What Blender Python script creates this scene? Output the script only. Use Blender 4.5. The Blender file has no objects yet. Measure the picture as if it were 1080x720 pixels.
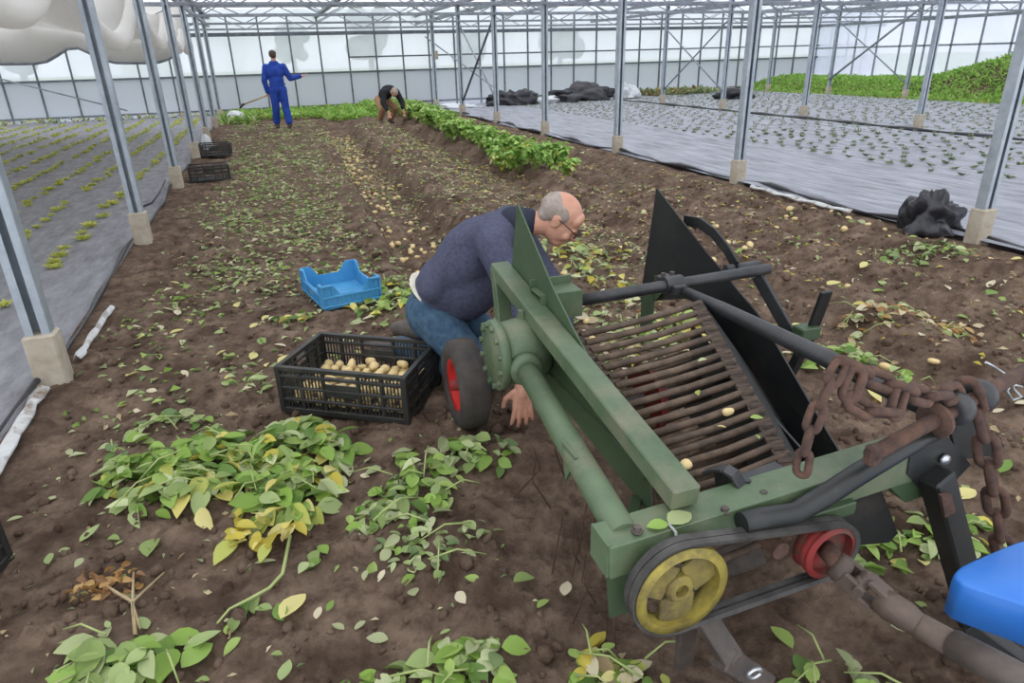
import bpy, bmesh, math, random
import numpy as np
from mathutils import Vector, Matrix, Euler

random.seed(7)
RNG = np.random.default_rng(11)
S = bpy.context.scene
COL = S.collection
PI = math.pi

# ------------------------------------------------------------------ camera
F_PX, PITCH, ROLL, YAW, EYE = 705.98, 0.402, -0.027, 0.329, 1.5
def cam_axes():
    cy, sy = math.cos(YAW), math.sin(YAW)
    fw = Vector((sy*math.cos(PITCH), cy*math.cos(PITCH), -math.sin(PITCH)))
    rt = Vector((cy, -sy, 0)); up = rt.cross(fw)
    c, s = math.cos(ROLL), math.sin(ROLL)
    return c*rt + s*up, -s*rt + c*up, fw
RT, UP, FW = cam_axes()
cam_d = bpy.data.cameras.new('camera')
cam = bpy.data.objects.new('camera', cam_d); COL.objects.link(cam)
cam_d.sensor_width = 36.0; cam_d.lens = F_PX/1080*36.0
cam_d.clip_start = 0.05; cam_d.clip_end = 500
m = Matrix((RT, UP, -FW)).transposed().to_4x4(); m.translation = Vector((0, 0, EYE))
cam.matrix_world = m
S.camera = cam

def at(px, py, X=None, Y=None, Z=None):
    """world point on the sight line of a photo pixel, at a given X, Y or Z"""
    d = RT*((px-540)/F_PX) - UP*((py-360)/F_PX) + FW
    t = X/d.x if X is not None else (Y/d.y if Y is not None else (Z-EYE)/d.z)
    return d*t + Vector((0, 0, EYE))

# ------------------------------------------------------------------ light
S.view_settings.view_transform = 'Standard'
S.view_settings.look = 'None'
S.view_settings.exposure = 0.38
S.view_settings.gamma = 1.0
S.view_settings.use_curve_mapping = False
W = bpy.data.worlds.new('overcast'); S.world = W; W.use_nodes = True
nt = W.node_tree; nt.nodes.clear()
wo = nt.nodes.new('ShaderNodeOutputWorld'); bg = nt.nodes.new('ShaderNodeBackground')
tc = nt.nodes.new('ShaderNodeTexCoord'); sp = nt.nodes.new('ShaderNodeSeparateXYZ')
mr = nt.nodes.new('ShaderNodeMapRange'); rp = nt.nodes.new('ShaderNodeValToRGB')
nt.links.new(tc.outputs['Generated'], sp.inputs[0]); nt.links.new(sp.outputs['Z'], mr.inputs['Value'])
mr.inputs['From Min'].default_value = -0.1; mr.inputs['From Max'].default_value = 1
rp.color_ramp.elements[0].color = (0.80, 0.84, 0.90, 1); rp.color_ramp.elements[1].color = (1.25, 1.27, 1.30, 1)
nt.links.new(mr.outputs[0], rp.inputs[0]); nt.links.new(rp.outputs[0], bg.inputs[0])
bg.inputs[1].default_value = 1.25
nt.links.new(bg.outputs[0], wo.inputs[0])
sl = bpy.data.lights.new('overcast_sun', 'SUN'); sl.energy = 0.6; sl.angle = math.radians(70); sl.color = (1, .98, .95)
so = bpy.data.objects.new('overcast_sun', sl); COL.objects.link(so)
so.rotation_euler = (math.radians(25), math.radians(-20), 0)

# ------------------------------------------------------------------ helpers
def srgb(r, g, b):
    f = lambda c: (c/255/12.92) if c/255 <= 0.04045 else ((c/255+0.055)/1.055)**2.4
    return (f(r), f(g), f(b), 1)

def mat(name, c1, c2=None, rough=0.7, scale=8, metal=0.0, bump=0.0, bscale=40, lo=.35, hi=.65, c3=None, s3=3, lo3=.5, hi3=.7, spec=0.5, attr=False, sub=0, stretch=None):
    m = bpy.data.materials.new(name); m.use_nodes = True
    t = m.node_tree; b = t.nodes['Principled BSDF']
    b.inputs['Roughness'].default_value = rough; b.inputs['Metallic'].default_value = metal
    b.inputs['Specular IOR Level'].default_value = spec
    co = t.nodes.new('ShaderNodeTexCoord'); vec = co.outputs['Object']
    if stretch:
        mp = t.nodes.new('ShaderNodeMapping'); mp.inputs['Scale'].default_value = stretch
        t.links.new(vec, mp.inputs[0]); vec = mp.outputs[0]
    col = None
    if attr:
        a = t.nodes.new('ShaderNodeAttribute'); a.attribute_name = 'Col'; col = a.outputs['Color']
        if sub:
            pass
    elif c2 is None:
        b.inputs['Base Color'].default_value = c1
    if c2 is not None:
        n = t.nodes.new('ShaderNodeTexNoise'); n.inputs['Scale'].default_value = scale; n.inputs['Detail'].default_value = 6
        n.inputs['Roughness'].default_value = .65
        t.links.new(vec, n.inputs['Vector'])
        r = t.nodes.new('ShaderNodeValToRGB'); r.color_ramp.elements[0].position = lo; r.color_ramp.elements[1].position = hi
        r.color_ramp.elements[0].color = c1; r.color_ramp.elements[1].color = c2
        t.links.new(n.outputs['Fac'], r.inputs[0]); 
        col = r.outputs[0]
        if c3 is not None:
            n3 = t.nodes.new('ShaderNodeTexNoise'); n3.inputs['Scale'].default_value = s3; n3.inputs['Detail'].default_value = 8
            n3.inputs['Roughness'].default_value = .7
            t.links.new(vec, n3.inputs['Vector'])
            r3 = t.nodes.new('ShaderNodeMapRange'); r3.inputs['From Min'].default_value = lo3; r3.inputs['From Max'].default_value = hi3
            t.links.new(n3.outputs['Fac'], r3.inputs['Value'])
            mx = t.nodes.new('ShaderNodeMix'); mx.data_type = 'RGBA'
            t.links.new(r3.outputs[0], mx.inputs['Factor']); t.links.new(col, mx.inputs['A']); mx.inputs['B'].default_value = c3
            col = mx.outputs['Result']
    if col is not None: t.links.new(col, b.inputs['Base Color'])
    if bump:
        nb = t.nodes.new('ShaderNodeTexNoise'); nb.inputs['Scale'].default_value = bscale; nb.inputs['Detail'].default_value = 8
        nb.inputs['Roughness'].default_value = .7
        t.links.new(vec, nb.inputs['Vector'])
        bp = t.nodes.new('ShaderNodeBump'); bp.inputs['Strength'].default_value = min(1, bump); bp.inputs['Distance'].default_value = 0.02
        t.links.new(nb.outputs['Fac'], bp.inputs['Height']); t.links.new(bp.outputs[0], b.inputs['Normal'])
    return m

def leafmat(name, fixed=None, tl=.32):
    m = bpy.data.materials.new(name); m.use_nodes = True
    t = m.node_tree; b = t.nodes['Principled BSDF']; out = t.nodes['Material Output']
    a = t.nodes.new('ShaderNodeAttribute'); a.attribute_name = 'Col'
    b.inputs['Roughness'].default_value = .5; b.inputs['Specular IOR Level'].default_value = .35
    t.links.new(a.outputs['Color'], b.inputs['Base Color'])
    if fixed: t.links.remove(b.inputs['Base Color'].links[0]); b.inputs['Base Color'].default_value = fixed
    tr = t.nodes.new('ShaderNodeBsdfTranslucent'); tr.inputs['Color'].default_value = fixed or (1, 1, 1, 1)
    if not fixed: t.links.new(a.outputs['Color'], tr.inputs['Color'])
    mx = t.nodes.new('ShaderNodeMixShader'); mx.inputs[0].default_value = tl
    t.links.new(b.outputs[0], mx.inputs[1]); t.links.new(tr.outputs[0], mx.inputs[2]); t.links.new(mx.outputs[0], out.inputs[0])
    return m

def film(name, fac, col, mottled=0):
    """horticultural film: part clear, part milky"""
    m = bpy.data.materials.new(name); m.use_nodes = True
    t = m.node_tree; t.nodes.clear(); out = t.nodes.new('ShaderNodeOutputMaterial')
    tp = t.nodes.new('ShaderNodeBsdfTransparent'); tp.inputs[0].default_value = (.97, .98, 1, 1)
    df = t.nodes.new('ShaderNodeBsdfDiffuse'); df.inputs[0].default_value = col
    tl = t.nodes.new('ShaderNodeBsdfTranslucent'); tl.inputs[0].default_value = col
    m1 = t.nodes.new('ShaderNodeMixShader'); m1.inputs[0].default_value = .55
    t.links.new(df.outputs[0], m1.inputs[1]); t.links.new(tl.outputs[0], m1.inputs[2])
    m2 = t.nodes.new('ShaderNodeMixShader'); m2.inputs[0].default_value = fac
    t.links.new(tp.outputs[0], m2.inputs[1]); t.links.new(m1.outputs[0], m2.inputs[2])
    if mottled:
        co = t.nodes.new('ShaderNodeTexCoord'); n = t.nodes.new('ShaderNodeTexNoise'); n.inputs['Scale'].default_value = .8; n.inputs['Detail'].default_value = 5
        t.links.new(co.outputs['Object'], n.inputs['Vector'])
        r = t.nodes.new('ShaderNodeMapRange'); r.inputs['To Min'].default_value = fac-mottled; r.inputs['To Max'].default_value = min(1, fac+mottled)
        r.inputs['From Min'].default_value = .3; r.inputs['From Max'].default_value = .7
        t.links.new(n.outputs['Fac'], r.inputs['Value']); t.links.new(r.outputs[0], m2.inputs[0])
    t.links.new(m2.outputs[0], out.inputs[0])
    return m

M = dict(
    green=mat('green_paint', srgb(72, 91, 66), srgb(94, 112, 84), .5, 6, bump=.08, bscale=60, c3=srgb(122, 118, 98), s3=5, lo3=.5, hi3=.78),
    darkgreen=mat('dark_green_paint', srgb(56, 75, 51), srgb(68, 87, 61), .5, 5, c3=srgb(92, 90, 72), s3=4, lo3=.58, hi3=.8),
    black=mat('worn_black_paint', srgb(26, 28, 28), srgb(40, 42, 42), .45, 7, c3=srgb(86, 76, 66), s3=5, lo3=.56, hi3=.85),
    blackbar=mat('black_bar_paint', srgb(38, 40, 42), srgb(60, 60, 62), .42, 12, c3=srgb(96, 88, 80), s3=9, lo3=.58, hi3=.85),
    rust=mat('rusty_iron', srgb(62, 46, 41), srgb(100, 73, 60), .85, 25, bump=.3, bscale=90),
    rod=mat('earthy_steel', srgb(66, 52, 42), srgb(104, 86, 70), .7, 18, bump=.2, bscale=60, c3=srgb(58, 48, 40), s3=7),
    steel=mat('galvanised_steel', srgb(150, 160, 170), srgb(182, 190, 198), .42, 6, metal=.3),
    frame=mat('frame_steel', srgb(120, 126, 134), srgb(150, 156, 164), .5, 6, metal=.2),
    darkframe=mat('dark_frame_steel', srgb(84, 90, 98), srgb(110, 116, 124), .55, 6, metal=.2),
    concrete=mat('concrete_foot', srgb(168, 156, 138), srgb(192, 182, 166), .9, 9, bump=.2),
    rubber=mat('black_rubber', srgb(48, 45, 43), srgb(78, 70, 64), .8, 9, bump=.15, bscale=30),
    belt=mat('belt_rubber', srgb(44, 43, 43), srgb(78, 75, 73), .6, 14),
    red=mat('red_paint', srgb(178, 32, 30), srgb(196, 48, 44), .5, 6, c3=srgb(96, 62, 50), s3=8, lo3=.58, hi3=.8),
    redold=mat('faded_red_paint', srgb(104, 34, 32), srgb(138, 42, 40), .7, 8, c3=srgb(78, 62, 52), s3=14, lo3=.44, hi3=.62),
    yellow=mat('old_yellow_paint', srgb(140, 126, 52), srgb(168, 152, 66), .65, 11, c3=srgb(88, 78, 50), s3=9, lo3=.44, hi3=.66),
    iron=mat('grey_iron', srgb(62, 56, 53), srgb(94, 84, 78), .6, 12, bump=.15),
    webbelt=mat('earthy_belt', srgb(56, 46, 40), srgb(84, 70, 60), .85, 30, bump=.3, bscale=60),
    spoke=mat('earthy_yellow_paint', srgb(98, 88, 50), srgb(138, 124, 60), .7, 14, c3=srgb(78, 66, 48), s3=10, lo3=.45, hi3=.65),
    shaft=mat('shaft_iron', srgb(66, 55, 48), srgb(94, 78, 68), .6, 10, bump=.12),
    chrome=mat('bright_metal', srgb(196, 200, 204), None, .3, metal=.8),
    bplastic=mat('black_plastic', srgb(30, 31, 30), srgb(48, 48, 46), .5, 6, c3=srgb(92, 84, 74), s3=8, lo3=.56, hi3=.9),
    blue=mat('blue_plastic', srgb(62, 140, 190), srgb(82, 158, 206), .5, 5, c3=srgb(130, 150, 150), s3=10, lo3=.6, hi3=.9),
    tractor=mat('tractor_blue', srgb(44, 112, 200), srgb(54, 122, 208), .32, 3),
    white=mat('white_plastic', srgb(222, 226, 228), srgb(202, 206, 210), .5, 9),
    dirtywhite=mat('muddy_white_film', srgb(206, 208, 208), srgb(186, 186, 184), .55, 9, c3=srgb(124, 108, 94), s3=6, lo3=.5, hi3=.62),
    sheetblack=mat('black_sheet', srgb(34, 34, 38), srgb(58, 58, 64), .32, 5, bump=.3, bscale=10),
    fabric_l=mat('grey_ground_fabric', srgb(122, 122, 128), srgb(150, 150, 156), .7, 4, bump=.5, bscale=6, c3=srgb(100, 98, 100), s3=2.2, lo3=.5, hi3=.75, stretch=(3, .8, 1)),
    fabric_r=mat('pale_ground_fabric', srgb(126, 128, 138), srgb(166, 168, 178), .5, 3.5, bump=1, bscale=3, c3=srgb(96, 98, 108), s3=2.6, lo3=.5, hi3=.68, stretch=(3, .35, 1)),
    curtain=leafmat('screen_cloth', srgb(246, 244, 240), .5),
    potato=mat('potato_skin', srgb(212, 186, 128), srgb(228, 206, 154), .6, 30, c3=srgb(150, 118, 80), s3=18, lo3=.55, hi3=.75),
    sweater=mat('navy_knit', srgb(72, 74, 94), srgb(88, 90, 110), .95, 60, bump=.25, bscale=120, spec=.15),
    navy=mat('dark_navy_collar', srgb(34, 38, 54), srgb(42, 46, 62), .9, 50),
    jeans=mat('blue_denim', srgb(54, 76, 98), srgb(78, 104, 126), .9, 22, bump=.2, bscale=80, spec=.2),
    skin=mat('skin', srgb(196, 142, 118), srgb(210, 160, 136), .55, 14, c3=srgb(190, 122, 102), s3=9, lo3=.5, hi3=.8),
    skin_soil=mat('soiled_skin', srgb(176, 120, 92), srgb(190, 136, 110), .65, 20, c3=srgb(120, 84, 64), s3=16, lo3=.5, hi3=.75),
    hair=mat('grey_hair', srgb(150, 134, 124), srgb(182, 168, 158), .8, 30, bump=.6, bscale=120),
    darkhair=mat('brown_hair', srgb(66, 52, 44), srgb(92, 76, 66), .8, 30, bump=.4, bscale=90),
    overall=mat('royal_blue_cloth', srgb(40, 66, 150), srgb(52, 82, 172), .9, 8, bump=.3, bscale=12, spec=.2),
    jacket=mat('dark_cloth', srgb(34, 36, 40), srgb(52, 54, 58), .9, 9, bump=.2, bscale=14, spec=.2),
    tan=mat('tan_cloth', srgb(150, 116, 88), srgb(170, 136, 106), .9, 9, spec=.2),
    shirt=mat('cream_cloth', srgb(206, 200, 184), srgb(222, 216, 202), .9, 20),
    boot=mat('dusty_boot', srgb(74, 68, 64), srgb(104, 96, 90), .85, 14, bump=.2),
    glass=mat('spectacle_frame', srgb(24, 24, 28), None, .4),
    wood=mat('pale_wood', srgb(168, 146, 112), srgb(190, 168, 132), .7, 10),
    stem=mat('green_stem', srgb(140, 158, 92), srgb(168, 178, 116), .6, 12),
    drystem=mat('dry_stem', srgb(158, 138, 104), srgb(186, 168, 132), .8, 12),
    bark=mat('bark', srgb(86, 76, 66), srgb(104, 94, 84), .9, 6),
    leaf=leafmat('leaf'),
    soil2=mat('caked_soil', srgb(70, 55, 46), srgb(94, 76, 64), 1, 20, bump=.6, bscale=50, spec=.1),
)

def wm(o):
    return (wm(o.parent) @ o.matrix_parent_inverse @ o.matrix_basis) if o.parent else o.matrix_basis

class MB:
    """collects shapes and links them as one mesh object"""
    def __init__(s): s.v = []; s.f = []; s.c = []; s.smooth = []
    def add(s, vs, fs, smooth=False, col=None):
        o = len(s.v); s.v += [tuple(v) for v in vs]; s.f += [tuple(i+o for i in f) for f in fs]; s.smooth += [smooth]*len(fs)
        s.c += [col]*len(fs)
        return s
    def box(s, c, size, rot=None, ch=0.0):
        x, y, z = [k/2 for k in size]; ch = min(ch, x*.49, y*.49, z*.49)
        R = rot if rot is not None else Matrix.Identity(3)
        bm = bmesh.new(); bmesh.ops.create_cube(bm, size=1)
        for v in bm.verts: v.co = Vector((v.co.x*2*x, v.co.y*2*y, v.co.z*2*z))
        if ch: bmesh.ops.bevel(bm, geom=bm.edges[:], offset=ch, segments=1, affect='EDGES')
        bm.verts.index_update()
        s.add([R @ v.co + Vector(c) for v in bm.verts], [[v.index for v in f.verts] for f in bm.faces]); bm.free()
        return s
    def bar(s, a, b, w, h, up=(0, 0, 1), ch=0.003):
        """rectangular bar from a to b: w across, h along up"""
        a, b = Vector(a), Vector(b); d = (b-a); L = d.length; d.normalize()
        u = Vector(up); sx = d.cross(u).normalized(); u = sx.cross(d).normalized()
        R = Matrix((sx, d, u)).transposed()
        return s.box((a+b)/2, (w, L, h), R, ch)
    def tube(s, pts, r, n=12, caps=True, closed=False, squash=None):
        pts = [Vector(p) for p in pts]; k = len(pts)
        rs = r if isinstance(r, (list, tuple)) else [r]*k
        vs = []; fs = []; prev = None
        for i, p in enumerate(pts):
            if closed: d = (pts[(i+1) % k]-pts[i-1])
            else: d = pts[min(i+1, k-1)]-pts[max(i-1, 0)]
            d = d.normalized() if d.length > 1e-9 else Vector((0, 0, 1))
            if prev is None:
                ref = Vector((0, 0, 1)) if abs(d.z) < .9 else Vector((1, 0, 0))
                u = d.cross(ref).normalized()
            else:
                u = (prev - d*prev.dot(d)).normalized()
            prev = u; w = d.cross(u)
            for j in range(n):
                a = 2*PI*j/n
                vs.append(p + u*math.cos(a)*rs[i] + w*math.sin(a)*rs[i])
        m_ = k if closed else k-1
        for i in range(m_):
            for j in range(n):
                a0 = i*n+j; a1 = i*n+(j+1) % n; b0 = ((i+1) % k)*n+j; b1 = ((i+1) % k)*n+(j+1) % n
                fs.append((a0, a1, b1, b0))
        if caps and not closed:
            fs.append(tuple(range(n-1, -1, -1))); fs.append(tuple((k-1)*n+j for j in range(n)))
        s.add(vs, fs, True); 
        if caps and not closed: s.smooth[-1] = False; s.smooth[-2] = False
        return s
    def prism(s, poly, vec):
        """solid: planar polygon extruded by vec"""
        poly = [Vector(p) for p in poly]; vec = Vector(vec); n = len(poly)
        vs = poly+[p+vec for p in poly]
        fs = [tuple(range(n-1, -1, -1)), tuple(range(n, 2*n))]+[(i, (i+1) % n, n+(i+1) % n, n+i) for i in range(n)]
        return s.add(vs, fs)
    def lathe(s, prof, origin, axis, n=32, smooth=True):
        """profile of (radius, along) turned about axis"""
        ax = Vector(axis).normalized(); ref = Vector((0, 0, 1)) if abs(ax.z) < .9 else Vector((1, 0, 0))
        u = ax.cross(ref).normalized(); w = ax.cross(u); o = Vector(origin); vs = []; fs = []
        for r, h in prof:
            for j in range(n):
                a = 2*PI*j/n; vs.append(o+ax*h+(u*math.cos(a)+w*math.sin(a))*r)
        for i in range(len(prof)-1):
            for j in range(n):
                fs.append((i*n+j, i*n+(j+1) % n, (i+1)*n+(j+1) % n, (i+1)*n+j))
        return s.add(vs, fs, smooth)
    def ball(s, c, r, rot=None, n=14, m_=10):
        rx, ry, rz = r if isinstance(r, (tuple, list)) else (r, r, r)
        R = rot if rot is not None else Matrix.Identity(3); vs = [Vector(c)+R @ Vector((0, 0, rz))]; fs = []
        for i in range(1, m_):
            t = PI*i/m_
            for j in range(n):
                a = 2*PI*j/n; vs.append(Vector(c)+R @ Vector((rx*math.sin(t)*math.cos(a), ry*math.sin(t)*math.sin(a), rz*math.cos(t))))
        vs.append(Vector(c)+R @ Vector((0, 0, -rz))); last = len(vs)-1
        for j in range(n): fs.append((0, 1+j, 1+(j+1) % n)); fs.append((last, last-n+(j+1) % n, last-n+j))
        for i in range(m_-2):
            for j in range(n):
                fs.append((1+i*n+j, 1+(i+1)*n+j, 1+(i+1)*n+(j+1) % n, 1+i*n+(j+1) % n))
        return s.add(vs, fs, True)
    def build(s, name, m_, parent=None, origin=None):
        me = bpy.data.meshes.new(name)
        vs = s.v
        if origin is not None: o = Vector(origin); vs = [Vector(v)-o for v in s.v]
        me.from_pydata([tuple(v) for v in vs], [], s.f)
        me.polygons.foreach_set('use_smooth', s.smooth)
        if any(c is not None for c in s.c):
            ca = me.color_attributes.new('Col', 'FLOAT_COLOR', 'CORNER'); arr = []
            for p in me.polygons:
                c = s.c[p.index] or (.5, .5, .5, 1); arr += list(c)*p.loop_total
            ca.data.foreach_set('color', arr)
        me.update()
        me.materials.append(m_)
        ob = bpy.data.objects.new(name, me); COL.objects.link(ob)
        if parent is not None:
            ob.parent = parent; ob.matrix_parent_inverse = wm(parent).inverted()
        if origin is not None: ob.location = origin
        return ob

def tag(o, label, cat, group=None, kind=None):
    if label: o['label'] = label
    if cat: o['category'] = cat
    if group: o['group'] = group
    if kind: o['kind'] = kind
    return o
def empty(name, loc, label, cat, group=None, rz=0):
    o = bpy.data.objects.new(name, None); COL.objects.link(o); o.location = loc; o.rotation_euler = (0, 0, rz); o.empty_display_size = .1
    return tag(o, label, cat, group)
def copy_tree(o, parent=None):
    c = o.copy(); COL.objects.link(c)
    if parent is not None: c.parent = parent
    for ch in list(o.children): copy_tree(ch, c)
    return c
def struct(o, label=None, cat='structure'):
    o['kind'] = 'structure'
    if label: o['label'] = label; o['category'] = cat
    return o

# value noise
_perm = RNG.random((256, 256))
def vnoise(x, y):
    xi = np.floor(x).astype(int); yi = np.floor(y).astype(int); fx = x-xi; fy = y-yi
    fx = fx*fx*(3-2*fx); fy = fy*fy*(3-2*fy)
    g = lambda a, b: _perm[a % 256, b % 256]
    return (g(xi, yi)*(1-fx)+g(xi+1, yi)*fx)*(1-fy)+(g(xi, yi+1)*(1-fx)+g(xi+1, yi+1)*fx)*fy - .5
def fbm(x, y, oct=4, gain=.5):
    s = 0; a = 1
    for i in range(oct): s = s+a*vnoise(x*2**i+17*i, y*2**i+31*i); a *= gain
    return s
def sstep(a, b, x):
    t = np.clip((x-a)/(b-a), 0, 1); return t*t*(3-2*t)
def bump1(x, c, w): return np.exp(-((x-c)/w)**2)

XL, XR, XR2, SP = -1.233, 5.366, 11.985, 3.145
YL0, YR0, YR20 = 3.752, 3.826, 10.256
YW = 25.0

def ground_h(x, y):
    x = np.asarray(x, float); y = np.asarray(y, float)
    lean = .04*(y-6)
    h = .035*fbm(x*1.3, y*1.3, 3)
    h = h + .05*fbm(x*5, y*5, 3)*(.6+.6*sstep(1.3, 3, x)) 
    rough = .024*fbm(x*20, y*20, 3, .65)
    h = h + rough
    # dug furrow with its steep right bank
    fur = bump1(x-lean, 1.15, .26); far = sstep(2.6, 4.5, y)*(1-sstep(18, 20, y))
    xl_ = x-lean; wv = xl_+.05*fbm(y*1.5, y*.7, 2)
    h = h + far*(.05*bump1(wv, .76, .10) - .17*sstep(.78, .98, wv)*(1-sstep(1.38, 1.66, wv)) + .12*sstep(1.36, 1.64, wv)*(1-sstep(2.1, 2.45, xl_)))
    # ridges on the right
    r = sstep(2.1, 2.6, x)*(1-sstep(4.9, 5.3, x))
    h = h + r*.05*np.cos(2*PI*(x-3.3)/.75)
    h = h + .10*bump1(x, 3.3, .35)*sstep(6, 8, y)
    # hollow in front of the digger
    h = h - .07*bump1(x, 1.1, .5)*bump1(y, 1.2, .9)
    h = h + .045*bump1(x, .45, .15)*bump1(y, 1.6, .5)
    h = h - .03*(bump1(x, .55, .12)*bump1(y, 1.2, .25))
    # sunk below the fabric beds
    h = h*(sstep(-1.35, -1.15, x))*(1-sstep(5.2, 5.4, x)) - .10*(1-sstep(-1.5, -1.3, x)) - .10*sstep(5.3, 5.6, x)
    return h
def gz(x, y): return float(ground_h(x, y))

def grid_mesh(name, xs, ys, zf, m_, smooth=True):
    X, Y = np.meshgrid(xs, ys); Z = zf(X, Y); n, k = X.shape
    me = bpy.data.meshes.new(name); v = np.stack([X, Y, Z], -1).reshape(-1, 3)
    me.vertices.add(len(v)); me.vertices.foreach_set('co', v.ravel().astype(np.float32))
    i = np.arange(n*k).reshape(n, k); q = np.stack([i[:-1, :-1], i[:-1, 1:], i[1:, 1:], i[1:, :-1]], -1).reshape(-1, 4)
    me.loops.add(q.size); me.loops.foreach_set('vertex_index', q.ravel().astype(np.int32))
    me.polygons.add(len(q)); me.polygons.foreach_set('loop_start', (np.arange(len(q))*4).astype(np.int32))
    me.polygons.foreach_set('use_smooth', np.full(len(q), smooth))
    me.update(calc_edges=True); me.materials.append(m_)
    o = bpy.data.objects.new(name, me); COL.objects.link(o); return o
# ================================================================== THE SETTING
# ---- soil
def spaced(segs):
    out = []
    for a, b, st in segs: out += list(np.arange(a, b-1e-6, st))
    return np.array(out+[segs[-1][1]])
soil = mat('garden_soil', srgb(84, 68, 57), srgb(140, 120, 104), .95, 4, bump=1, bscale=38, c3=srgb(74, 58, 48), s3=11, lo3=.45, hi3=.7, spec=.15)
xs = spaced([(-1.9, -1.3, .06), (-1.3, 2.6, .0125), (2.6, 5.4, .025), (5.4, 6, .1)])
ys = spaced([(.3, 4.2, .0125), (4.2, 7, .025), (7, 12, .05), (12, 25.4, .1)])
floor = struct(grid_mesh('floor', xs, ys, ground_h, soil), 'bare brown potato field soil with ridges and an open furrow', 'soil')

# ---- woven ground fabric of the two plant beds
def wr(x, y, a=1):
    return .02 + a*(.012*fbm(x*2.2, y*.6, 3) + .010*fbm(x*6, y*1.0, 2))
fl = grid_mesh('floor_fabric_left', spaced([(-12, -3, .2), (-3, -1.27, .04)]), spaced([(1.5, 8, .06), (8, 24.6, .2)]),
               lambda x, y: wr(x, y) - .05*sstep(-1.4, -1.27, x), M['fabric_l'])
struct(fl, 'grey woven ground fabric of the left plant bed', 'ground cloth')
def frz(x, y):
    seam = -.05*bump1(x, 11.7, .06) - .03*bump1(x, 7.6, .05)
    return wr(x, y, 2.2) + seam + .03*bump1(x, 5.45+.08*np.sin(y*1.3), .07)
fr = grid_mesh('floor_fabric_right', spaced([(5.32, 8, .04), (8, 12, .08), (12, 18.6, .15)]), spaced([(2, 10, .08), (10, 24.2, .2)]), frz, M['fabric_r'])
struct(fr, 'pale wrinkled ground fabric of the right plant bed', 'ground cloth')
# rolled black edges and white strips
def strip(name, pts, w, h, m_, label):
    b = MB()
    for i in range(len(pts)-1): b.bar(pts[i], pts[i+1], w, h, ch=h*.3)
    return tag(b.build(name, m_), label, 'strip')
pts = [(5.36+.05*math.sin(y*2.1)+.03*math.sin(y*5), y, .045+.02*math.sin(y*3.3)) for y in np.arange(2.4, 22.5, .25)]
b = MB(); b.tube(pts, [.022+.012*math.sin(i*1.7) for i in range(len(pts))], 8)
tag(b.build('fabric_edge_roll', M['sheetblack']), 'black rolled edge of the pale right ground fabric beside the soil', 'fabric edge')
pts = [(-1.29+.03*math.sin(y*1.7), y, .04+.012*math.sin(y*4)) for y in np.arange(2.4, 24, .25)]
b = MB(); b.tube(pts, [.014+.008*math.sin(i*1.3) for i in range(len(pts))], 8)
tag(b.build('fabric_edge_roll', M['sheetblack']), 'black edge cord of the grey left ground fabric beside the soil', 'fabric edge')
pts = [(11.7+.05*math.sin(y*1.1), y, .035) for y in np.arange(4, 22, .3)]
b = MB(); b.tube(pts, [.03+.014*math.sin(i*1.3) for i in range(len(pts))], 7)
tag(b.build('fabric_edge_roll', M['sheetblack']), 'black fabric seam running along the second row of posts on the right', 'fabric edge')
def ribbon(name, pts, w, m_, label, cat='film strip'):
    vs = []; fs = []
    for i, p in enumerate(pts):
        wob = w*(1+.25*math.sin(i*2.3)); x, y = p
        for k, dx in enumerate((-.5, 0, .5)): 
            vs.append((x+dx*wob, y, .035+.02*(k == 1)+.008*math.sin(i*1.9+k)))
    n = len(vs); vs += [(a, b_, c-.008) for a, b_, c in vs]
    for i in range(len(pts)-1):
        for k in range(2):
            q = (i*3+k, i*3+k+1, i*3+k+4, i*3+k+3); fs += [q, tuple(n+j for j in reversed(q))]
    b = MB(); b.add(vs, fs, True); return tag(b.build(name, m_), label, cat)
ribbon('film_strip', [(-1.245+.012*math.sin(y*3), y) for y in np.arange(2.42, 3.62, .1)], .06, M['dirtywhite'], 'muddy white film strip lying at the lower left beside the nearest left post')
ribbon('film_strip', [(-1.16-.012*math.sin(y*2), y) for y in np.arange(3.95, 4.9, .1)], .04, M['dirtywhite'], 'thin white film strip on the soil just behind the nearest left post')
ribbon('film_strip', [(5.24+.03*math.sin(y*2), y) for y in np.arange(5.0, 6.6, .12)], .06, M['dirtywhite'], 'narrow white film strip at the fabric edge right of the black moldboard')

# ---- posts on concrete feet
def c_post(x, y, top, name='steel_post'):
    """C-section standing on a concrete foot, open side to the front"""
    r = empty(name, (0, 0, 0), None, None)
    w, d, t = .105, .08, .006
    c = MB(); z0, z1 = .24, top
    for (cx, cy, sx, sy) in ((0, d/2, w, t), (-w/2, 0, t, d), (w/2, 0, t, d), (-w/2+.017, -d/2, .036, t), (w/2-.017, -d/2, .036, t)):
        c.box((cx, cy, (z0+z1)/2), (sx, sy, z1-z0))
    c.build('column', M['steel'], r)
    f = MB(); f.box((0, 0, .10), (.145, .13, .36), None, .01)
    f.build('footing', M['concrete'], r)
    r.location = (x, y, 0)
    return r
TOP = 2.85
labL = ['nearest steel post of the left row on a concrete foot', 'second steel post of the left row with grey column and concrete foot', 'third steel post of the left row, just in front of the black crates',
        'fourth steel post of the left row, beside the two black crates', 'fifth steel post of the left row, behind the two black crates', 'sixth steel post of the left row near the far wall', 'last steel post of the left row by the far wall']
labR = ['nearest steel post of the right row, beside the black plastic bundle', 'second steel post of the right row, beyond the black moldboard', 'third steel post of the right row, straight above the digger',
        'fourth steel post of the right row, behind the end of the plant row', 'fifth steel post of the right row, behind the cut plant row', 'sixth steel post of the right row, foot of the brace near the far wall', 'last steel post of the right row by the far wall']
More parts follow.
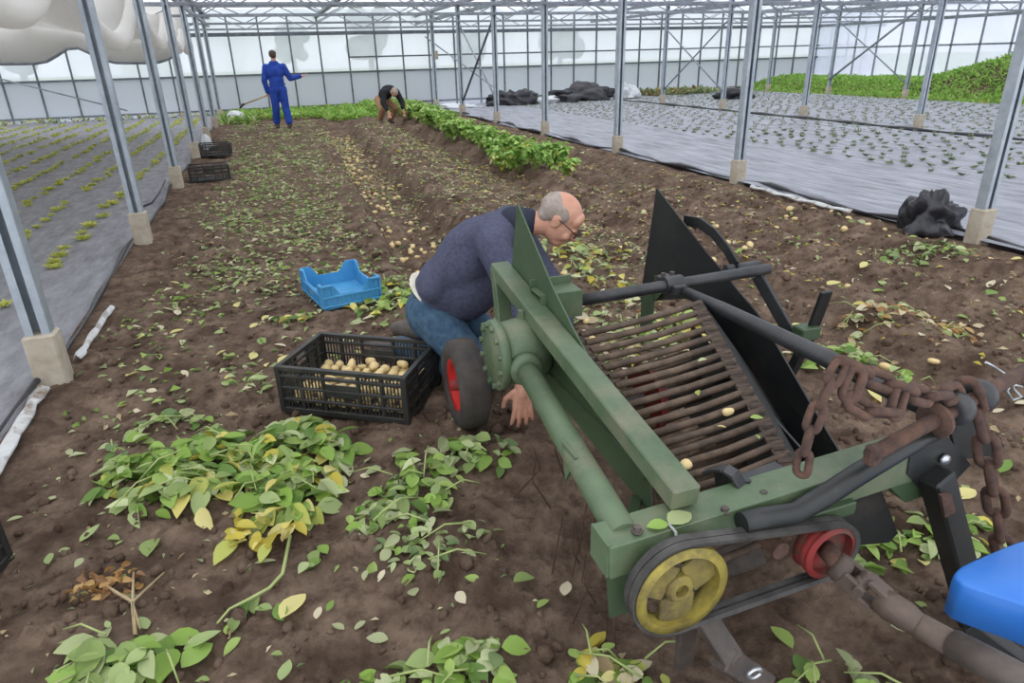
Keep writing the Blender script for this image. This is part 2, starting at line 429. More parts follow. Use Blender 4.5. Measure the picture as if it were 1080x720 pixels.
labM = ['nearest post of the second right row, on the fabric bed seam', 'second post of the second right row, on the fabric bed seam', 'third post of the second right row on the fabric bed', 'fourth post of the second right row, by far wall weeds', 'last post of the second right row at the far wall']
lab3 = ['nearest post in front of the grassy bank', 'second post in front of the grassy bank', 'third post in front of the grassy bank, at its start', 'last post before the grassy bank near the far corner']
for labs, x, y0 in ((labL, XL, YL0), (labR, XR, YR0), (labM, XR2, YR20)):
    for i, lb in enumerate(labs): tag(c_post(x, y0+i*SP, TOP), lb, 'post', 'steel posts')
for i, lb in enumerate(lab3): tag(c_post(18.55, 13.4+i*SP, TOP), lb, 'post', 'steel posts')

# ---- roof: lattice girders on every row of posts, gutters, gables, film
YS = [YL0+i*SP for i in range(-1, 8)]
xsr = [XL-13.24, XL-6.62, XL, XR, XR2, 18.6, 25.2]
for i, y in enumerate(YS):
    if y > YW: continue
    b = MB(); x0, x1 = xsr[0], xsr[-1]
    b.bar((x0, y, 2.42), (x1, y, 2.42), .05, .05); b.bar((x0, y, 2.80), (x1, y, 2.80), .05, .05)
    nx = int((x1-x0)/.83)
    for k in range(nx):
        a = x0+k*(x1-x0)/nx; c = x0+(k+1)*(x1-x0)/nx
        b.tube([(a, y, 2.42 if k % 2 else 2.80), (c, y, 2.80 if k % 2 else 2.42)], .012, 6)
    struct(b.build('ceiling_girder', M['frame']), 'galvanised lattice girder under the greenhouse roof', 'girder')
EAVE, RIDGE = 2.9, 3.75
gx = np.arange(XL-13.24, 25.3, 3.31)
rf = film('roof_film', .38, srgb(244, 246, 250))
bp = MB(); br = MB(); bg_ = MB()
for k in range(len(gx)-1):
    a, c = gx[k], gx[k+1]; mid = (a+c)/2
    for (x0, z0, x1, z1) in ((a, EAVE, mid, RIDGE), (mid, RIDGE, c, EAVE)):
        bp.add([(x0, -1.5, z0+.03), (x1, -1.5, z1+.03), (x1, YW+.6, z1+.03), (x0, YW+.6, z0+.03)], [(0, 1, 2, 3)])
    bg_.box((a, 12, EAVE-.03), (.14, 27, .07))
    bg_.box((mid, 12, RIDGE), (.05, 27, .06))
    for t in (.33, .67):
        for x in (a+(mid-a)*t, c-(c-mid)*t):
            bg_.box((x, 12, EAVE+(RIDGE-EAVE)*t), (.035, 27, .035))
    for y in np.arange(3, YW, 1.05):
        br.bar((a, y, EAVE), (mid, y, RIDGE), .03, .03, ch=0); br.bar((mid, y, RIDGE), (c, y, EAVE), .03, .03, ch=0)
o = bp.build('ceiling', rf); struct(o, 'milky film roof of the greenhouse', 'roof')
struct(bg_.build('ceiling_gutters', M['frame']), 'gutters, ridges and purlins of the roof', 'roof bars')
struct(br.build('ceiling_rafters', M['frame']), 'slim rafters carrying the roof film', 'roof bars')
# longitudinal chords along the post rows
for x in (XL, XR, XR2, 18.6):
    b = MB(); b.bar((x, 0, 2.62), (x, YW, 2.62), .06, .08, ch=0)
    struct(b.build('ceiling_beam', M['frame']), 'long steel beam along a row of posts', 'beam')

# ---- far wall
fw_hi = film('wall_film', .78, srgb(224, 229, 242), .08)
fw_lo = film('lower_wall_film', .97, srgb(178, 182, 196), .03)
b = MB(); b.add([(-15, YW, 1.12), (26, YW, 1.12), (26, YW, 3.1), (-15, YW, 3.1)], [(0, 1, 2, 3)])
struct(b.build('wall_back', fw_hi), 'milky upper film of the far greenhouse wall', 'wall')
b = MB(); b.add([(-15, YW-.03, -.05), (26, YW-.03, -.05), (26, YW-.03, 1.16), (-15, YW-.03, 1.16)], [(0, 1, 2, 3)])
struct(b.build('wall_back_lower', fw_lo), 'grey lower film of the far greenhouse wall', 'wall')
b = MB()
for x in np.arange(-14.5, 25.9, .92): b.box((x, YW-.08, 1.4), (.05, .05, 3.0))
struct(b.build('trim_1', M['darkframe']), 'upright bars of the far wall', 'wall bars')
b = MB(); b.box((5.5, YW-.1, 1.16), (41, .05, .06)); b.box((5.5, YW-.1, .12), (41, .05, .06)); b.box((5.5, YW-.12, 2.36), (41, .09, .11))
b.box((14, YW-.1, 1.62), (22, .04, .05))
struct(b.build('trim_2', M['darkframe']), 'horizontal rails of the far wall', 'wall bars')
# right side wall
b = MB(); b.add([(22.6, 5, -.1), (22.6, YW, -.1), (22.6, YW, 3.1), (22.6, 5, 3.1)], [(0, 1, 2, 3)])
struct(b.build('wall_right', fw_hi), 'milky film of the right greenhouse wall', 'wall')
b = MB()
for y in np.arange(6, YW, 1.05): b.box((22.5, y, 1.4), (.05, .05, 3.0))
b.box((22.5, 15, 1.5), (.05, 20, .06)); b.box((22.5, 15, 2.36), (.07, 20, .1))
struct(b.build('trim_3', M['frame']), 'bars of the right wall', 'wall bars')

# ---- wind braces
def brace(a, c, lb, r=.022, m_='frame'):
    b = MB(); b.tube([a, c], r, 8); tag(b.build('wind_brace', M[m_]), lb, 'brace')
yb = YR0+5*SP
brace((XR+.02, yb-.08, .40), (XR+.02, yb-SP+.08, 2.35), 'dark diagonal brace between the fifth and sixth posts of the right row', .03, 'darkframe')
brace((XR+.05, yb-SP, .45), (XR+.05, yb, 2.3), 'pale crossing brace between the fifth and sixth posts of the right row')
brace((XR2, YR20+3*SP, .4), (XR2, YR20+2*SP, 2.3), 'rising brace between far posts of the second right row')
brace((XR2-.06, YR20+2*SP, .5), (XR2-.06, YR20+3*SP, 2.2), 'falling brace between far posts of the second right row')
brace((18.5, 13.4+2*SP, .5), (18.5, 13.4+SP, 2.5), 'thick rising brace in front of the grassy bank', .035)
brace((18.42, 13.4+SP, .5), (18.42, 13.4+2*SP, 2.4), 'falling brace in front of the grassy bank')
brace((-9.6, YW-.2, .5), (-6.6, YW-.2, 2.0), 'rising brace on the far wall at the left edge')
brace((-9.3, YW-.26, 2.0), (-4.0, YW-.26, .25), 'falling brace on the far wall at the left edge')
brace((5.6, YW-.25, 2.2), (XR+1.9, YW-3, .5), 'slanting brace on the far wall behind the fourth right post')

b = MB(); b.tube([at(150, 218, Z=.03), at(160, 214, Z=.05), at(168, 203, Z=.12), at(174, 190, Y=9.6)], .012, 7)
tag(b.build('drip_hose', M['sheetblack']), 'black drip hose end rising at the fabric edge before the third left post', 'hose')
# ---- outside, behind the film
fld = mat('field_grass', srgb(132, 150, 104), srgb(150, 166, 122), .9, .1)
b = MB(); b.add([(-120, YW+.3, -.12), (160, YW+.3, -.12), (160, 180, -.12), (-120, 180, -.12)], [(0, 1, 2, 3)])
struct(b.build('floor_outside', fld), 'green field beyond the far wall', 'field')
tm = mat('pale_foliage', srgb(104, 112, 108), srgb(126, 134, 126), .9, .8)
def tree(x, y, h, w, lb):
    r = empty('tree', (x, y, -.1), lb, 'tree', 'trees beyond the far wall')
    b = MB(); b.tube([(x, y, -.1), (x, y, h*.5)], [w*.07, w*.05], 8); b.build('trunk', M['bark'], r)
    b = MB()
    for i in range(16):
        a = random.random()*6.28; q = random.random()**.5*w*.36
        b.ball((x+q*math.cos(a), y+q*math.sin(a), h*(.35+.5*random.random())), w*.22*(.7+.5*random.random()), None, 9, 7)
    b.build('crown', tm, r)
for x, h, w, lb in ((4, 7.5, 7, 'hazy tree behind the film left of the man in blue'), (12.5, 9.5, 9, 'tall hazy tree behind the film just right of the man in blue'), (24, 5, 8, 'low hazy tree behind the film above the bending man'),
                  (-22, 7, 9, 'hazy tree behind the film at the left edge'), (36, 6.5, 9, 'hazy tree behind the film near the sixth right post')):
    tree(x*1.05, 88, h*.8, w*.62, lb)
b = MB(); b.box((-9.5, 78, 1.6), (5, 4, 3.4)); b.prism([(-12.3, 75.8, 3.2), (-6.7, 75.8, 3.2), (-9.5, 75.8, 5.2)], (0, 4.4, 0))
tag(b.build('farmhouse', M['white']), 'small white house beyond the film at left', 'house')

# ---- hanging screen cloth at the left
b = MB(); b.box((5.95, YW-.16, 1.62), (.16, .08, .28), None, .01); b.box((5.95, YW-.21, 1.62), (.12, .02, .22), None, .004)
tag(b.build('junction_box', M['wood']), 'small ochre box fixed to the far wall above the bending man', 'box')
def curtain():
    r = empty('screen_cloth', (-1.5, 12, 2.5), 'white screen cloth sagging in folds under the roof at the upper left', 'screen')
    nodes = [3.9, 6.9, 11.05, 14.45, 17.2, 19.2]; sag = [.55, .58, .50, .46, .4]
    lowz = [2.0, 2.0, 2.06, 1.96, 1.85, 1.75]
    us = np.linspace(0, 1, 12)
    vs = []; fs = []; rows = 0; nx = 14
    for i in range(len(nodes)-1):
        for u in us[:-1]:
            y = nodes[i]+(nodes[i+1]-nodes[i])*u
            z0 = lowz[i]+(lowz[i+1]-lowz[i])*u
            s_ = sag[i]*(1-(2*u-1)**2)**.8
            for k in range(nx):
                t = k/(nx-1); x = -1.42-9*t
                vs.append((x, y, z0+.36-s_*(.95+.25*math.sin(t*3+i))*max(0, 1-t*2.2)**1.5+.35*min(1, t*2)+.05*math.sin(t*9+i)))
            rows += 1
    for j in range(rows-1):
        for k in range(nx-1): fs.append((j*nx+k, j*nx+k+1, (j+1)*nx+k+1, (j+1)*nx+k))
    b = MB(); b.add(vs, fs, True); o = b.build('sagging_cloth', M['curtain'], r)
    md = o.modifiers.new('thick', 'SOLIDIFY'); md.thickness = .012
    # rolled edge
    pts = [Vector(vs[j*nx])+Vector((.0, 0, 0)) for j in range(rows)]
    b = MB(); b.tube(pts, [.055+.05*math.sin(PI*((j % 11)/11)) for j in range(rows)], 10); b.build('rolled_edge', M['curtain'], r)
    # end drop, scalloped below
    y = 19.2; vs = []; fs = []; n = 40
    for k in range(n):
        t = k/(n-1); x = -1.5-9*t
        zb = 1.56+.16*t+.34*abs(math.cos(PI*(x+1.45)/2.45))**6
        wob = .12*math.sin(x*3.1)+.06*math.sin(x*7)
        vs += [(x, y+wob*.3, zb), (x, y+wob*.7, (zb+2.78)/2), (x, y+wob, 2.78)]
    for k in range(n-1):
        for j in range(2): fs.append((k*3+j, k*3+j+1, k*3+j+4, k*3+j+3))
    b = MB(); b.add(vs, fs, True); o = b.build('end_drop', M['curtain'], r)
    md = o.modifiers.new('thick', 'SOLIDIFY'); md.thickness = .012
    b = MB(); b.tube([vs[k*3] for k in range(n)], .03, 8); b.build('hem', M['frame'], r)
curtain()
# ================================================================== POTATO DIGGER
D = empty('potato_digger', (1.05, 1.6, 0), 'green and black potato digger with bar web, standing in the furrow', 'digger')
def P_(b, name, m_, parent=None): return b.build(name, M[m_], parent or D)
BX = .75
# main inclined beam (rear end cranked down to the gearbox)
b = MB(); A0 = Vector((BX, 2.32, .765)); A1 = Vector((BX, 1.035, .592))
b.bar(A0, A1, .07, .055, ch=.004); P_(b, 'main_beam', 'green')
b = MB(); b.bar((BX-.01, 2.30, .775), (BX-.01, 2.25, .565), .055, .05, (0, 1, 0), .004); b.box((BX-.03, 2.2, .565), (.13, .16, .02), None, .004); P_(b, 'beam_post', 'green')
# left side sheet, standing above and below the beam
def yz(px, py, X): p = at(px, py, X=X); return p
XS = .785
q = [yz(545, 214, XS), yz(582, 302, XS), yz(603, 345, XS), yz(634, 402, XS), yz(662, 445, XS), Vector((XS, 1.27, .60)), Vector((XS, 1.22, .40)), Vector((XS, 1.95, .44)), Vector((XS, 2.30, .70))]
b = MB(); b.prism(q, (.006, 0, 0)); P_(b, 'side_sheet', 'darkgreen')
b = MB(); b.bar((XS, 1.26, .5), (XS, 2.0, .49), .012, .03); P_(b, 'sheet_rib', 'darkgreen')
# gearbox
G = Vector((.70, 1.95, .585))
b = MB(); b.lathe([(0, -.08), (.100, -.08), (.108, -.05), (.113, -.01), (.108, .04), (.09, .075), (0, .085)], G, (1, 0, 0), 36); gb = P_(b, 'gearbox', 'green')
b = MB(); b.lathe([(0, -.028), (.116, -.028), (.120, -.02), (.120, 0), (.112, .004)], G+Vector((-.078, 0, 0)), (1, 0, 0), 40); P_(b, 'gearbox_flange', 'green', gb)
for k in range(12):
    a = 2*PI*k/12+.2; p = G+Vector((-.109, .103*math.cos(a), .103*math.sin(a)))
    b = MB(); b.lathe([(0, -.008), (.010, -.008), (.010, .006)], p, (1, 0, 0), 6, False); P_(b, 'flange_bolt', 'green', gb)
b = MB(); b.lathe([(.02, -.01), (.02, .008), (.014, .008), (.014, .028), (0, .03)], G+Vector((.01, .02, .11)), (0, 0, 1), 8, False); P_(b, 'filler_plug', 'green', gb)
# drive tube with collar
T0 = Vector((.672, 1.85, .575)); T1 = Vector((.602, 1.04, .528))
b = MB(); b.tube([T0, T0+(T1-T0)*.5, T1], .036, 24); P_(b, 'drive_tube', 'green')
b = MB(); d_ = (T1-T0).normalized(); b.lathe([(.036, -.02), (.054, -.018), (.054, .012), (.046, .02), (.036, .022)], T0+d_*.02, d_, 28); P_(b, 'tube_collar', 'green')
b = MB(); p = at(600, 485, X=.60); b.prism([p+Vector((0, .05, .03)), p+Vector((0, -.04, .03)), p+Vector((-.01, 0, -.06))], (.008, 0, 0)); P_(b, 'tube_lug', 'green')
# front cross beam (angle profile) with bolts
Y0 = 1.0
C0 = Vector((.545, Y0, .548)); C1 = Vector((1.46, Y0, .59))
b = MB(); b.bar(C0+Vector((0, .04, -.004)), C1+Vector((0, .04, -.004)), .085, .008, ch=.002); b.bar(C0+Vector((0, -.002, -.042)), C1+Vector((0, -.002, -.042)), .008, .085, ch=.002)
b.box(C0+Vector((.0, .04, -.04)), (.008, .08, .085)); cb = P_(b, 'front_crossbeam', 'green')
for (px, py) in ((672, 560), (764, 540), (805, 523)):
    p = at(px, py, Z=.556); b = MB(); b.lathe([(.014, 0), (.014, .004), (.009, .004), (.009, .013), (0, .014)], p, (0, 0, 1), 6, False); P_(b, 'bolt', 'iron', cb)
b = MB(); b.prism([C0+Vector((0, 0, -.08)), C0+Vector((.12, 0, -.08)), C0+Vector((.07, 0, -.2)), C0+Vector((.01, 0, -.2))], (0, .01, 0)); P_(b, 'bearing_plate', 'darkgreen')
# rear bracket carrying the cross bar
b = MB(); b.box((.842, 1.99, .77), (.15, .10, .008)); b.box((.842, 1.942, .728), (.15, .008, .09)); b.box((.842, 1.99, .688), (.15, .10, .008)); b.box((.914, 1.99, .728), (.008, .1, .08)); b.box((.842, 2.038, .775), (.15, .008, .05)); P_(b, 'bar_bracket', 'green')
# cross bar with its rear twin and clamp
B0 = Vector((.905, 1.97, .727)); B1 = Vector((1.70, 1.97, .742))
b = MB(); b.tube([B0, B1], .021, 18); P_(b, 'cross_bar', 'blackbar')
b = MB(); b.tube([at(765, 284, Y=2.12), at(800, 279, Y=2.12)], .018, 14); P_(b, 'short_bar', 'blackbar')
CL = Vector((1.285, 1.97, .735))
b = MB(); b.lathe([(.021, -.035), (.033, -.035), (.033, .035), (.021, .035)], CL, (1, 0, 0), 20, False); b.box(CL+Vector((0, -.035, -.005)), (.05, .05, .035), None, .004); b.box(CL+Vector((-.005, .04, .012)), (.05, .05, .02), None, .004); cl = P_(b, 'bar_clamp', 'blackbar')
for dx in (-.018, .018):
    b = MB(); b.lathe([(.009, 0), (.009, .012), (0, .013)], CL+Vector((dx, .035, .024)), (0, 0, 1), 6, False); P_(b, 'clamp_bolt', 'iron', cl)
# long brace from the clamp to the hitch tower
Q1 = at(985, 432, Y=1.06)
b = MB(); b.tube([CL+Vector((.01, -.04, -.01)), CL+(Q1-CL)*.25+Vector((.0, 0, .0)), CL+(Q1-CL)*.6, Q1], [.019, .022, .026, .028], 18); P_(b, 'long_brace', 'blackbar')
# black moldboard on the right: upright blade above, bent inwards below
XP = 1.62
ap = at(693, 198, X=XP); lb = at(678, 300, X=XP); lb2 = at(676, 318, X=XP)
e1 = at(742, 262, X=XP); e2 = at(802, 334, X=XP); e3 = at(855, 425, X=XP); e4 = at(905, 508, X=XP)
w0 = Vector((1.31, 1.88, .73)); w1 = Vector((1.29, 1.785, .72)); w2 = Vector((1.225, 1.45, .60)); w3 = Vector((1.165, 1.12, .475))
k1 = at(738, 314, X=1.62); k2 = at(800, 402, X=1.62); k3 = at(858, 500, X=1.62)
vs = [ap, e1, e2, e3, e4, k3, k2, k1, lb2, lb]
b = MB(); b.add(vs+[w0, w1, w2, w3], [tuple(range(10)), (7, 6, 11, 10), (6, 12, 11), (6, 5, 12), (5, 13, 12)])
mb_ = P_(b, 'moldboard', 'black'); md = mb_.modifiers.new('thick', 'SOLIDIFY'); md.thickness = .007; md.offset = 0
b = MB(); b.prism([at(677, 300, X=1.60), at(690, 300, X=1.60), at(686, 345, X=1.60), at(675, 345, X=1.60)], (.012, 0, 0)); b.prism([at(690, 290, X=1.605), at(708, 298, X=1.605), at(690, 318, X=1.605)], (.008, 0, 0)); P_(b, 'moldboard_stay', 'darkgreen')
pts = [at(px, py, X=1.66) for px, py in ((722, 232), (738, 235), (753, 246), (766, 262), (776, 279), (778, 292))]
b = MB()
for i in range(len(pts)-1): b.bar(pts[i], pts[i+1]+(pts[i+1]-pts[i])*.06, .045, .012, (1, 0, 0), .002)
P_(b, 'arch_guard', 'black')
# ---- bar web
TL, TR_, BL, BR = Vector((.815, 1.735, .705)), Vector((1.285, 1.79, .725)), Vector((.865, 1.08, .445)), Vector((1.17, 1.10, .46))
NR = 20
for i in range(NR):
    t = i/(NR-1); a = TL.lerp(BL, t); c = TR_.lerp(BR, t); j = random.uniform(-.004, .004)
    b = MB(); mid = (a+c)/2+Vector((0, j, -.006)); b.tube([a, mid, c], .0105, 10); P_(b, 'web_rod', 'rod')
# return run beneath
for i in range(0, NR, 1):
    t = i/(NR-1); a = TL.lerp(BL, t)+Vector((0.02, .05, -.17)); c = TR_.lerp(BR, t)+Vector((-.02, .05, -.17))
    b = MB(); b.tube([a, c], .0105, 6); P_(b, 'web_rod', 'rod')
def belt_strip(a, c, w, name):
    b = MB(); n = 60
    for i in range(n):
        p = a.lerp(c, (i+.5)/n); d = (c-a)/n
        b.bar(p-d*.40, p+d*.40, w, .006 if i % 2 else .010, ch=.001)
    b.bar(a, c, w*.9, .006); return P_(b, name, 'webbelt')
belt_strip(TR_.lerp(TL, .02)+Vector((-.012, 0, .004)), BR.lerp(BL, .02)+Vector((-.02, 0, .004)), .044, 'web_belt')
belt_strip(TL.lerp(TR_, .01)+Vector((-.012, 0, -.004)), BL.lerp(BR, .02)+Vector((-.012, 0, -.004)), .03, 'web_belt')
# red agitator disc under the web, lower cross members and right wheel
b = MB(); b.lathe([(0, -.012), (.11, -.012), (.11, .012), (0, .012)], (1.0, 1.63, .50), (1, 0, 0), 28, False); P_(b, 'agitator_disc', 'redold')
b = MB(); b.tube([(.80, 1.63, .50), (1.30, 1.63, .50)], .018, 12); P_(b, 'agitator_shaft', 'iron')
b = MB(); b.prism([(.82, 1.55, .12), (1.32, 1.55, .12), (1.28, 1.32, .0), (.86, 1.32, .0)], (0, 0, .012)); P_(b, 'digging_share', 'iron')
b = MB(); b.prism([(1.40, 1.25, .08), (1.40, 2.0, .18), (1.40, 2.0, .55), (1.40, 1.25, .33)], (.008, 0, 0)); P_(b, 'right_side_plate', 'black')
b = MB(); b.prism([at(845, 560, Y=1.03), at(862, 540, Y=1.03), at(930, 517, Y=1.03), at(947, 562, Y=1.03), at(938, 572, Y=1.03), at(905, 575, Y=1.03)], (0, .01, 0)); P_(b, 'front_plate', 'black')
b = MB(); b.bar(at(835, 553, Y=.985), at(900, 533, Y=.985), .02, .035); P_(b, 'beam_lip', 'darkgreen')
# adjusting lever on the right
b = MB(); b.bar((1.80, 1.84, .42), (1.80, 1.775, .70), .05, .014, (0, 1, 0), .002); P_(b, 'depth_lever', 'black')
b = MB(); b.box((1.77, 1.81, .535), (.085, .06, .05), None, .005); P_(b, 'lever_block', 'darkgreen')
b = MB(); b.bar((1.66, 1.98, .72), (1.80, 1.84, .42), .04, .04); b.bar((1.80, 1.84, .46), (1.80, 1.95, .16), .035, .035); P_(b, 'wheel_arm', 'black')
def wheel(c, sx, name='wheel'):
    R_, r_ = .20, .115
    b = MB(); b.lathe([(r_, -.05), (r_+.02, -.062), (R_-.035, -.066), (R_-.008, -.05), (R_, -.02), (R_, .02), (R_-.008, .05), (R_-.035, .066), (r_+.02, .062), (r_, .05), (r_, -.05)], c, (1, 0, 0), 44)
    w = P_(b, name, 'rubber')
    b = MB(); b.lathe([(.0, -.02), (.04, -.02), (.045, -.014), (.085, -.012), (.098, -.045), (.117, -.052), (.120, -.048), (.117, .05), (.03, .05), (0, .05)], c, (1, 0, 0), 36); P_(b, 'rim', 'red', w)
    b = MB(); b.lathe([(0, -.07), (.022, -.065), (.028, -.02), (.03, 0)], c, (1, 0, 0), 16); P_(b, 'hub', 'redold', w)
WC = Vector((.648, 2.54, .198))
wheel(WC, 1); wheel(Vector((1.74, 1.98, .18)), 1)
b = MB(); b.bar((.735, 2.54, .198), (.74, 2.25, .56), .035, .035, (1, 0, 0)); b.tube([WC, (.74, 2.54, .198)], .016, 12); P_(b, 'wheel_arm', 'darkgreen')
# ---- pulleys and belts
PY = Vector((.684, .925, .445)); PR = Vector((1.088, .93, .420)); ry, rr = .112, .072
def pulley(c, R_, name, m_, spokes):
    b = MB(); w = .032
    b.lathe([(R_*.80, -.004), (R_*.84, 0), (R_, 0), (R_*.93, .009), (R_*.93, .012), (R_, .018), (R_*.93, .027), (R_*.93, .030), (R_, .046), (R_*.83, .046), (R_*.80, .03), (R_*.80, -.004)], c, (0, 1, 0), 48)
    pl = P_(b, name, m_)
    b = MB(); 
    if spokes:
        n = 3
        for k in range(n):
            a = 2*PI*k/n+.5
            for s_ in np.linspace(.22, .8, 6):
                pass
            b.bar(c+Vector((math.cos(a)*R_*.22, .02, math.sin(a)*R_*.22)), c+Vector((math.cos(a)*R_*.82, .02, math.sin(a)*R_*.82)), R_*.75, .012, (0, 1, 0), .003)
        P_(b, 'spoke_web', 'spoke', pl)
    else:
        b.lathe([(0, .018), (R_*.82, .018), (R_*.82, .028), (0, .028)], c, (0, 1, 0), 32, False); P_(b, 'disc', m_, pl)
    b = MB(); b.lathe([(0, .018), (.016, .018), (.016, .002), (R_*.24, .002), (R_*.30, .010), (R_*.30, .034), (0, .034)], c, (0, 1, 0), 24, False); P_(b, 'pulley_hub', 'spoke' if spokes else 'redold', pl)
    return pl
pulley(PY, ry, 'large_pulley', 'yellow', True); pulley(PR, rr, 'small_pulley', 'redold', False)
def belt(y, extra=.004):
    dx, dz = PR.x-PY.x, PR.z-PY.z; L = math.hypot(dx, dz); base = math.atan2(dz, dx); off = math.acos((ry-rr)/L)
    pts = []
    for k in range(25):
        a = base+off+(2*PI-2*off)*k/24; pts.append(Vector((PY.x+(ry+extra)*math.cos(a), y, PY.z+(ry+extra)*math.sin(a))))
    for k in range(15):
        a = base-off+2*off*k/14; pts.append(Vector((PR.x+(rr+extra)*math.cos(a), y, PR.z+(rr+extra)*math.sin(a))))
    vs = []; fs = []; n = len(pts); c0 = (PY+PR)/2
    for i, p in enumerate(pts):
        t = (pts[(i+1) % n]-pts[i-1]).normalized(); nn = Vector((t.z, 0, -t.x))
        for (a, h) in ((-.009, .004), (.009, .004), (.006, -.007), (-.006, -.007)): vs.append(p+Vector((0, a, 0))+nn*h)
    for i in range(n):
        for j in range(4): fs.append((i*4+j, i*4+(j+1) % 4, ((i+1) % n)*4+(j+1) % 4, ((i+1) % n)*4+j))
    b = MB(); b.add(vs, fs); P_(b, 'drive_belt', 'belt')
belt(PY.y+.010); belt(PY.y+.030)
b = MB(); b.tube([PY+Vector((0, .03, 0)), PY+Vector((0, .25, 0))], .018, 12); b.tube([PR+Vector((0, .03, 0)), PR+Vector((0, .3, 0))], .02, 12); P_(b, 'pulley_shaft', 'iron')
b = MB(); b.lathe([(0, -.03), (.022, -.03), (.022, .03), (0, .03)], PR+Vector((-.13, .05, .03)), (0, 1, 0), 16, False); P_(b, 'belt_idler', 'rust')
# ---- stand leg
L1 = at(772, 696, Y=.93)
b = MB(); b.bar(at(733, 635, Y=1.02), L1, .055, .04, (0, -1, .6), .003); b.bar(L1+Vector((-.02, .01, .01)), at(806, 722, Y=.91), .06, .05, (0, -1, .6), .004); b.bar((.90, .91, .10), (.92, .92, .0), .05, .05, ch=.006); P_(b, 'stand_leg', 'iron')
b = MB(); b.tube([at(796, 710, Y=.872)+Vector((.017*math.cos(t), 0, .013*math.sin(t))) for t in np.linspace(0, 5.9, 16)], .005, 6); P_(b, 'weld_ring', 'chrome')
b = MB(); b.bar((.76, 1.0, .45), (.80, 1.05, .05), .05, .02, (0, 1, 0)); P_(b, 'share_arm', 'iron')
# ---- strap guide over the web front
pts = [at(px, py, Y=y) for px, py, y in ((744, 497, 1.15), (754, 494, 1.13), (765, 494, 1.10), (775, 500, 1.08), (783, 514, 1.06), (789, 538, 1.035))]
b = MB(); b.prism([pts[1], pts[2], pts[3], at(778, 535, Y=1.06), at(758, 533, Y=1.10)], (0, .006, 0)); P_(b, 'guide_gusset', 'black')
b = MB()
for i in range(len(pts)-1): b.bar(pts[i], pts[i+1]+(pts[i+1]-pts[i])*.05, .034, .008, (pts[i+1]-pts[i]).cross(Vector((1, .35, 0))), .001)
P_(b, 'strap_guide', 'blackbar')
b = MB(); b.bar((.91, 1.07, .555), (1.06, 1.08, .565), .07, .006); b.lathe([(.010, 0), (.010, .012), (0, .012)], (.94, 1.07, .56), (0, 0, 1), 6, False); P_(b, 'guide_plate', 'blackbar')
# ---- hitch tube bent over the beam, hitch plates and pin
pts = [at(px, py, Y=y) for px, py, y in ((782, 552, .965), (806, 546, .965), (838, 541, .965), (868, 524, .96), (905, 500, .96), (950, 473, .97), (1000, 445, .99))]
b = MB(); b.tube(pts, .025, 18); P_(b, 'hitch_tube', 'black')
b = MB(); b.prism([at(px, py, Y=.99) for px, py in ((963, 462), (995, 455), (1024, 490), (1003, 512), (975, 520), (957, 500))], (0, .012, 0)); hp = P_(b, 'hitch_plate', 'black')
b = MB(); p = at(996, 484, Y=.985); b.lathe([(0, -.01), (.013, -.008), (.014, 0)], p, (0, 1, 0), 14); P_(b, 'plate_bolt', 'chrome', hp)
b = MB(); b.prism([at(px, py, Y=1.12) for px, py in ((1000, 440), (1035, 445), (1060, 470), (1050, 480), (1010, 485))], (0, .012, 0)); P_(b, 'hitch_plate', 'black')
b = MB(); b.prism([at(px, py, Y=1.0) for px, py in ((930, 505), (985, 475), (982, 520), (955, 530))], (0, .05, 0)); P_(b, 'hitch_socket', 'darkgreen')
n0 = at(918, 480, Y=.93); n1 = at(1090, 386, Y=1.03)
b = MB(); b.tube([n0, n0.lerp(n1, .5), n1], .0175, 16); b.box(n0+Vector((.008, .0, .0)), (.035, .03, .05), None, .008); hpn = P_(b, 'hitch_pin', 'rust')
ax = (n1-n0).normalized()
b = MB(); p = n0.lerp(n1, .36); b.lathe([(.0155, -.006), (.043, -.006), (.044, .004), (.0155, .006)], p, ax, 26); P_(b, 'pin_disc', 'rust', hpn)
for t in (.49, .63):
    b = MB(); p = n0.lerp(n1, t); b.lathe([(.0155, -.022), (.034, -.022), (.041, -.010), (.041, .010), (.034, .022), (.0155, .022)], p, ax, 24); P_(b, 'pin_ring', 'blackbar', hpn)
b = MB(); b.tube([at(px, py, Y=1.06) for px, py in ((1040, 382), (1052, 389), (1066, 398), (1069, 410), (1078, 418), (1068, 422), (1062, 412), (1066, 405), (1078, 408))], .0035, 7); P_(b, 'linch_clip', 'chrome')
# ---- drive shaft to the tractor
a0 = PR+Vector((0, -.03, 0)); s1 = at(888, 600, Y=.86); s2 = at(908, 615, Y=.82); s3 = at(935, 640, Y=.78); s4 = at(1010, 682, Y=.64); s5 = at(1110, 735, Y=.48)
b = MB(); b.tube([PR+Vector((0, .02, 0)), s1], .022, 16); P_(b, 'shaft_stub', 'rust')
b = MB(); d_ = (s3-s1).normalized(); sd = d_.cross(Vector((0, 0, 1))).normalized(); upv = sd.cross(d_)
b.lathe([(0, -.02), (.030, -.018), (.033, 0), (.024, .012)], s1, d_, 20)
for sg in (-1, 1): b.bar(s1+sd*.026*sg, s1+sd*.027*sg+d_*.055, .014, .04, upv, .004)
for sg in (-1, 1): b.bar(s2+upv*.026*sg, s2+upv*.024*sg+d_*.055, .04, .014, upv, .004)
b.tube([s2-sd*.034, s2+sd*.034], .011, 12); b.tube([s2-upv*.034, s2+upv*.034], .011, 12); b.ball(s2, .018); uj = P_(b, 'universal_joint', 'shaft')
b = MB(); b.lathe([(0, 0), (.028, 0), (.031, .03), (.031, .06), (.024, .085)], s2+d_*.04, (s4-s2), 20); P_(b, 'joint_yoke', 'shaft', uj)
b = MB(); b.tube([s3-upv*0, s4], .0265, 20); P_(b, 'drive_shaft', 'shaft')
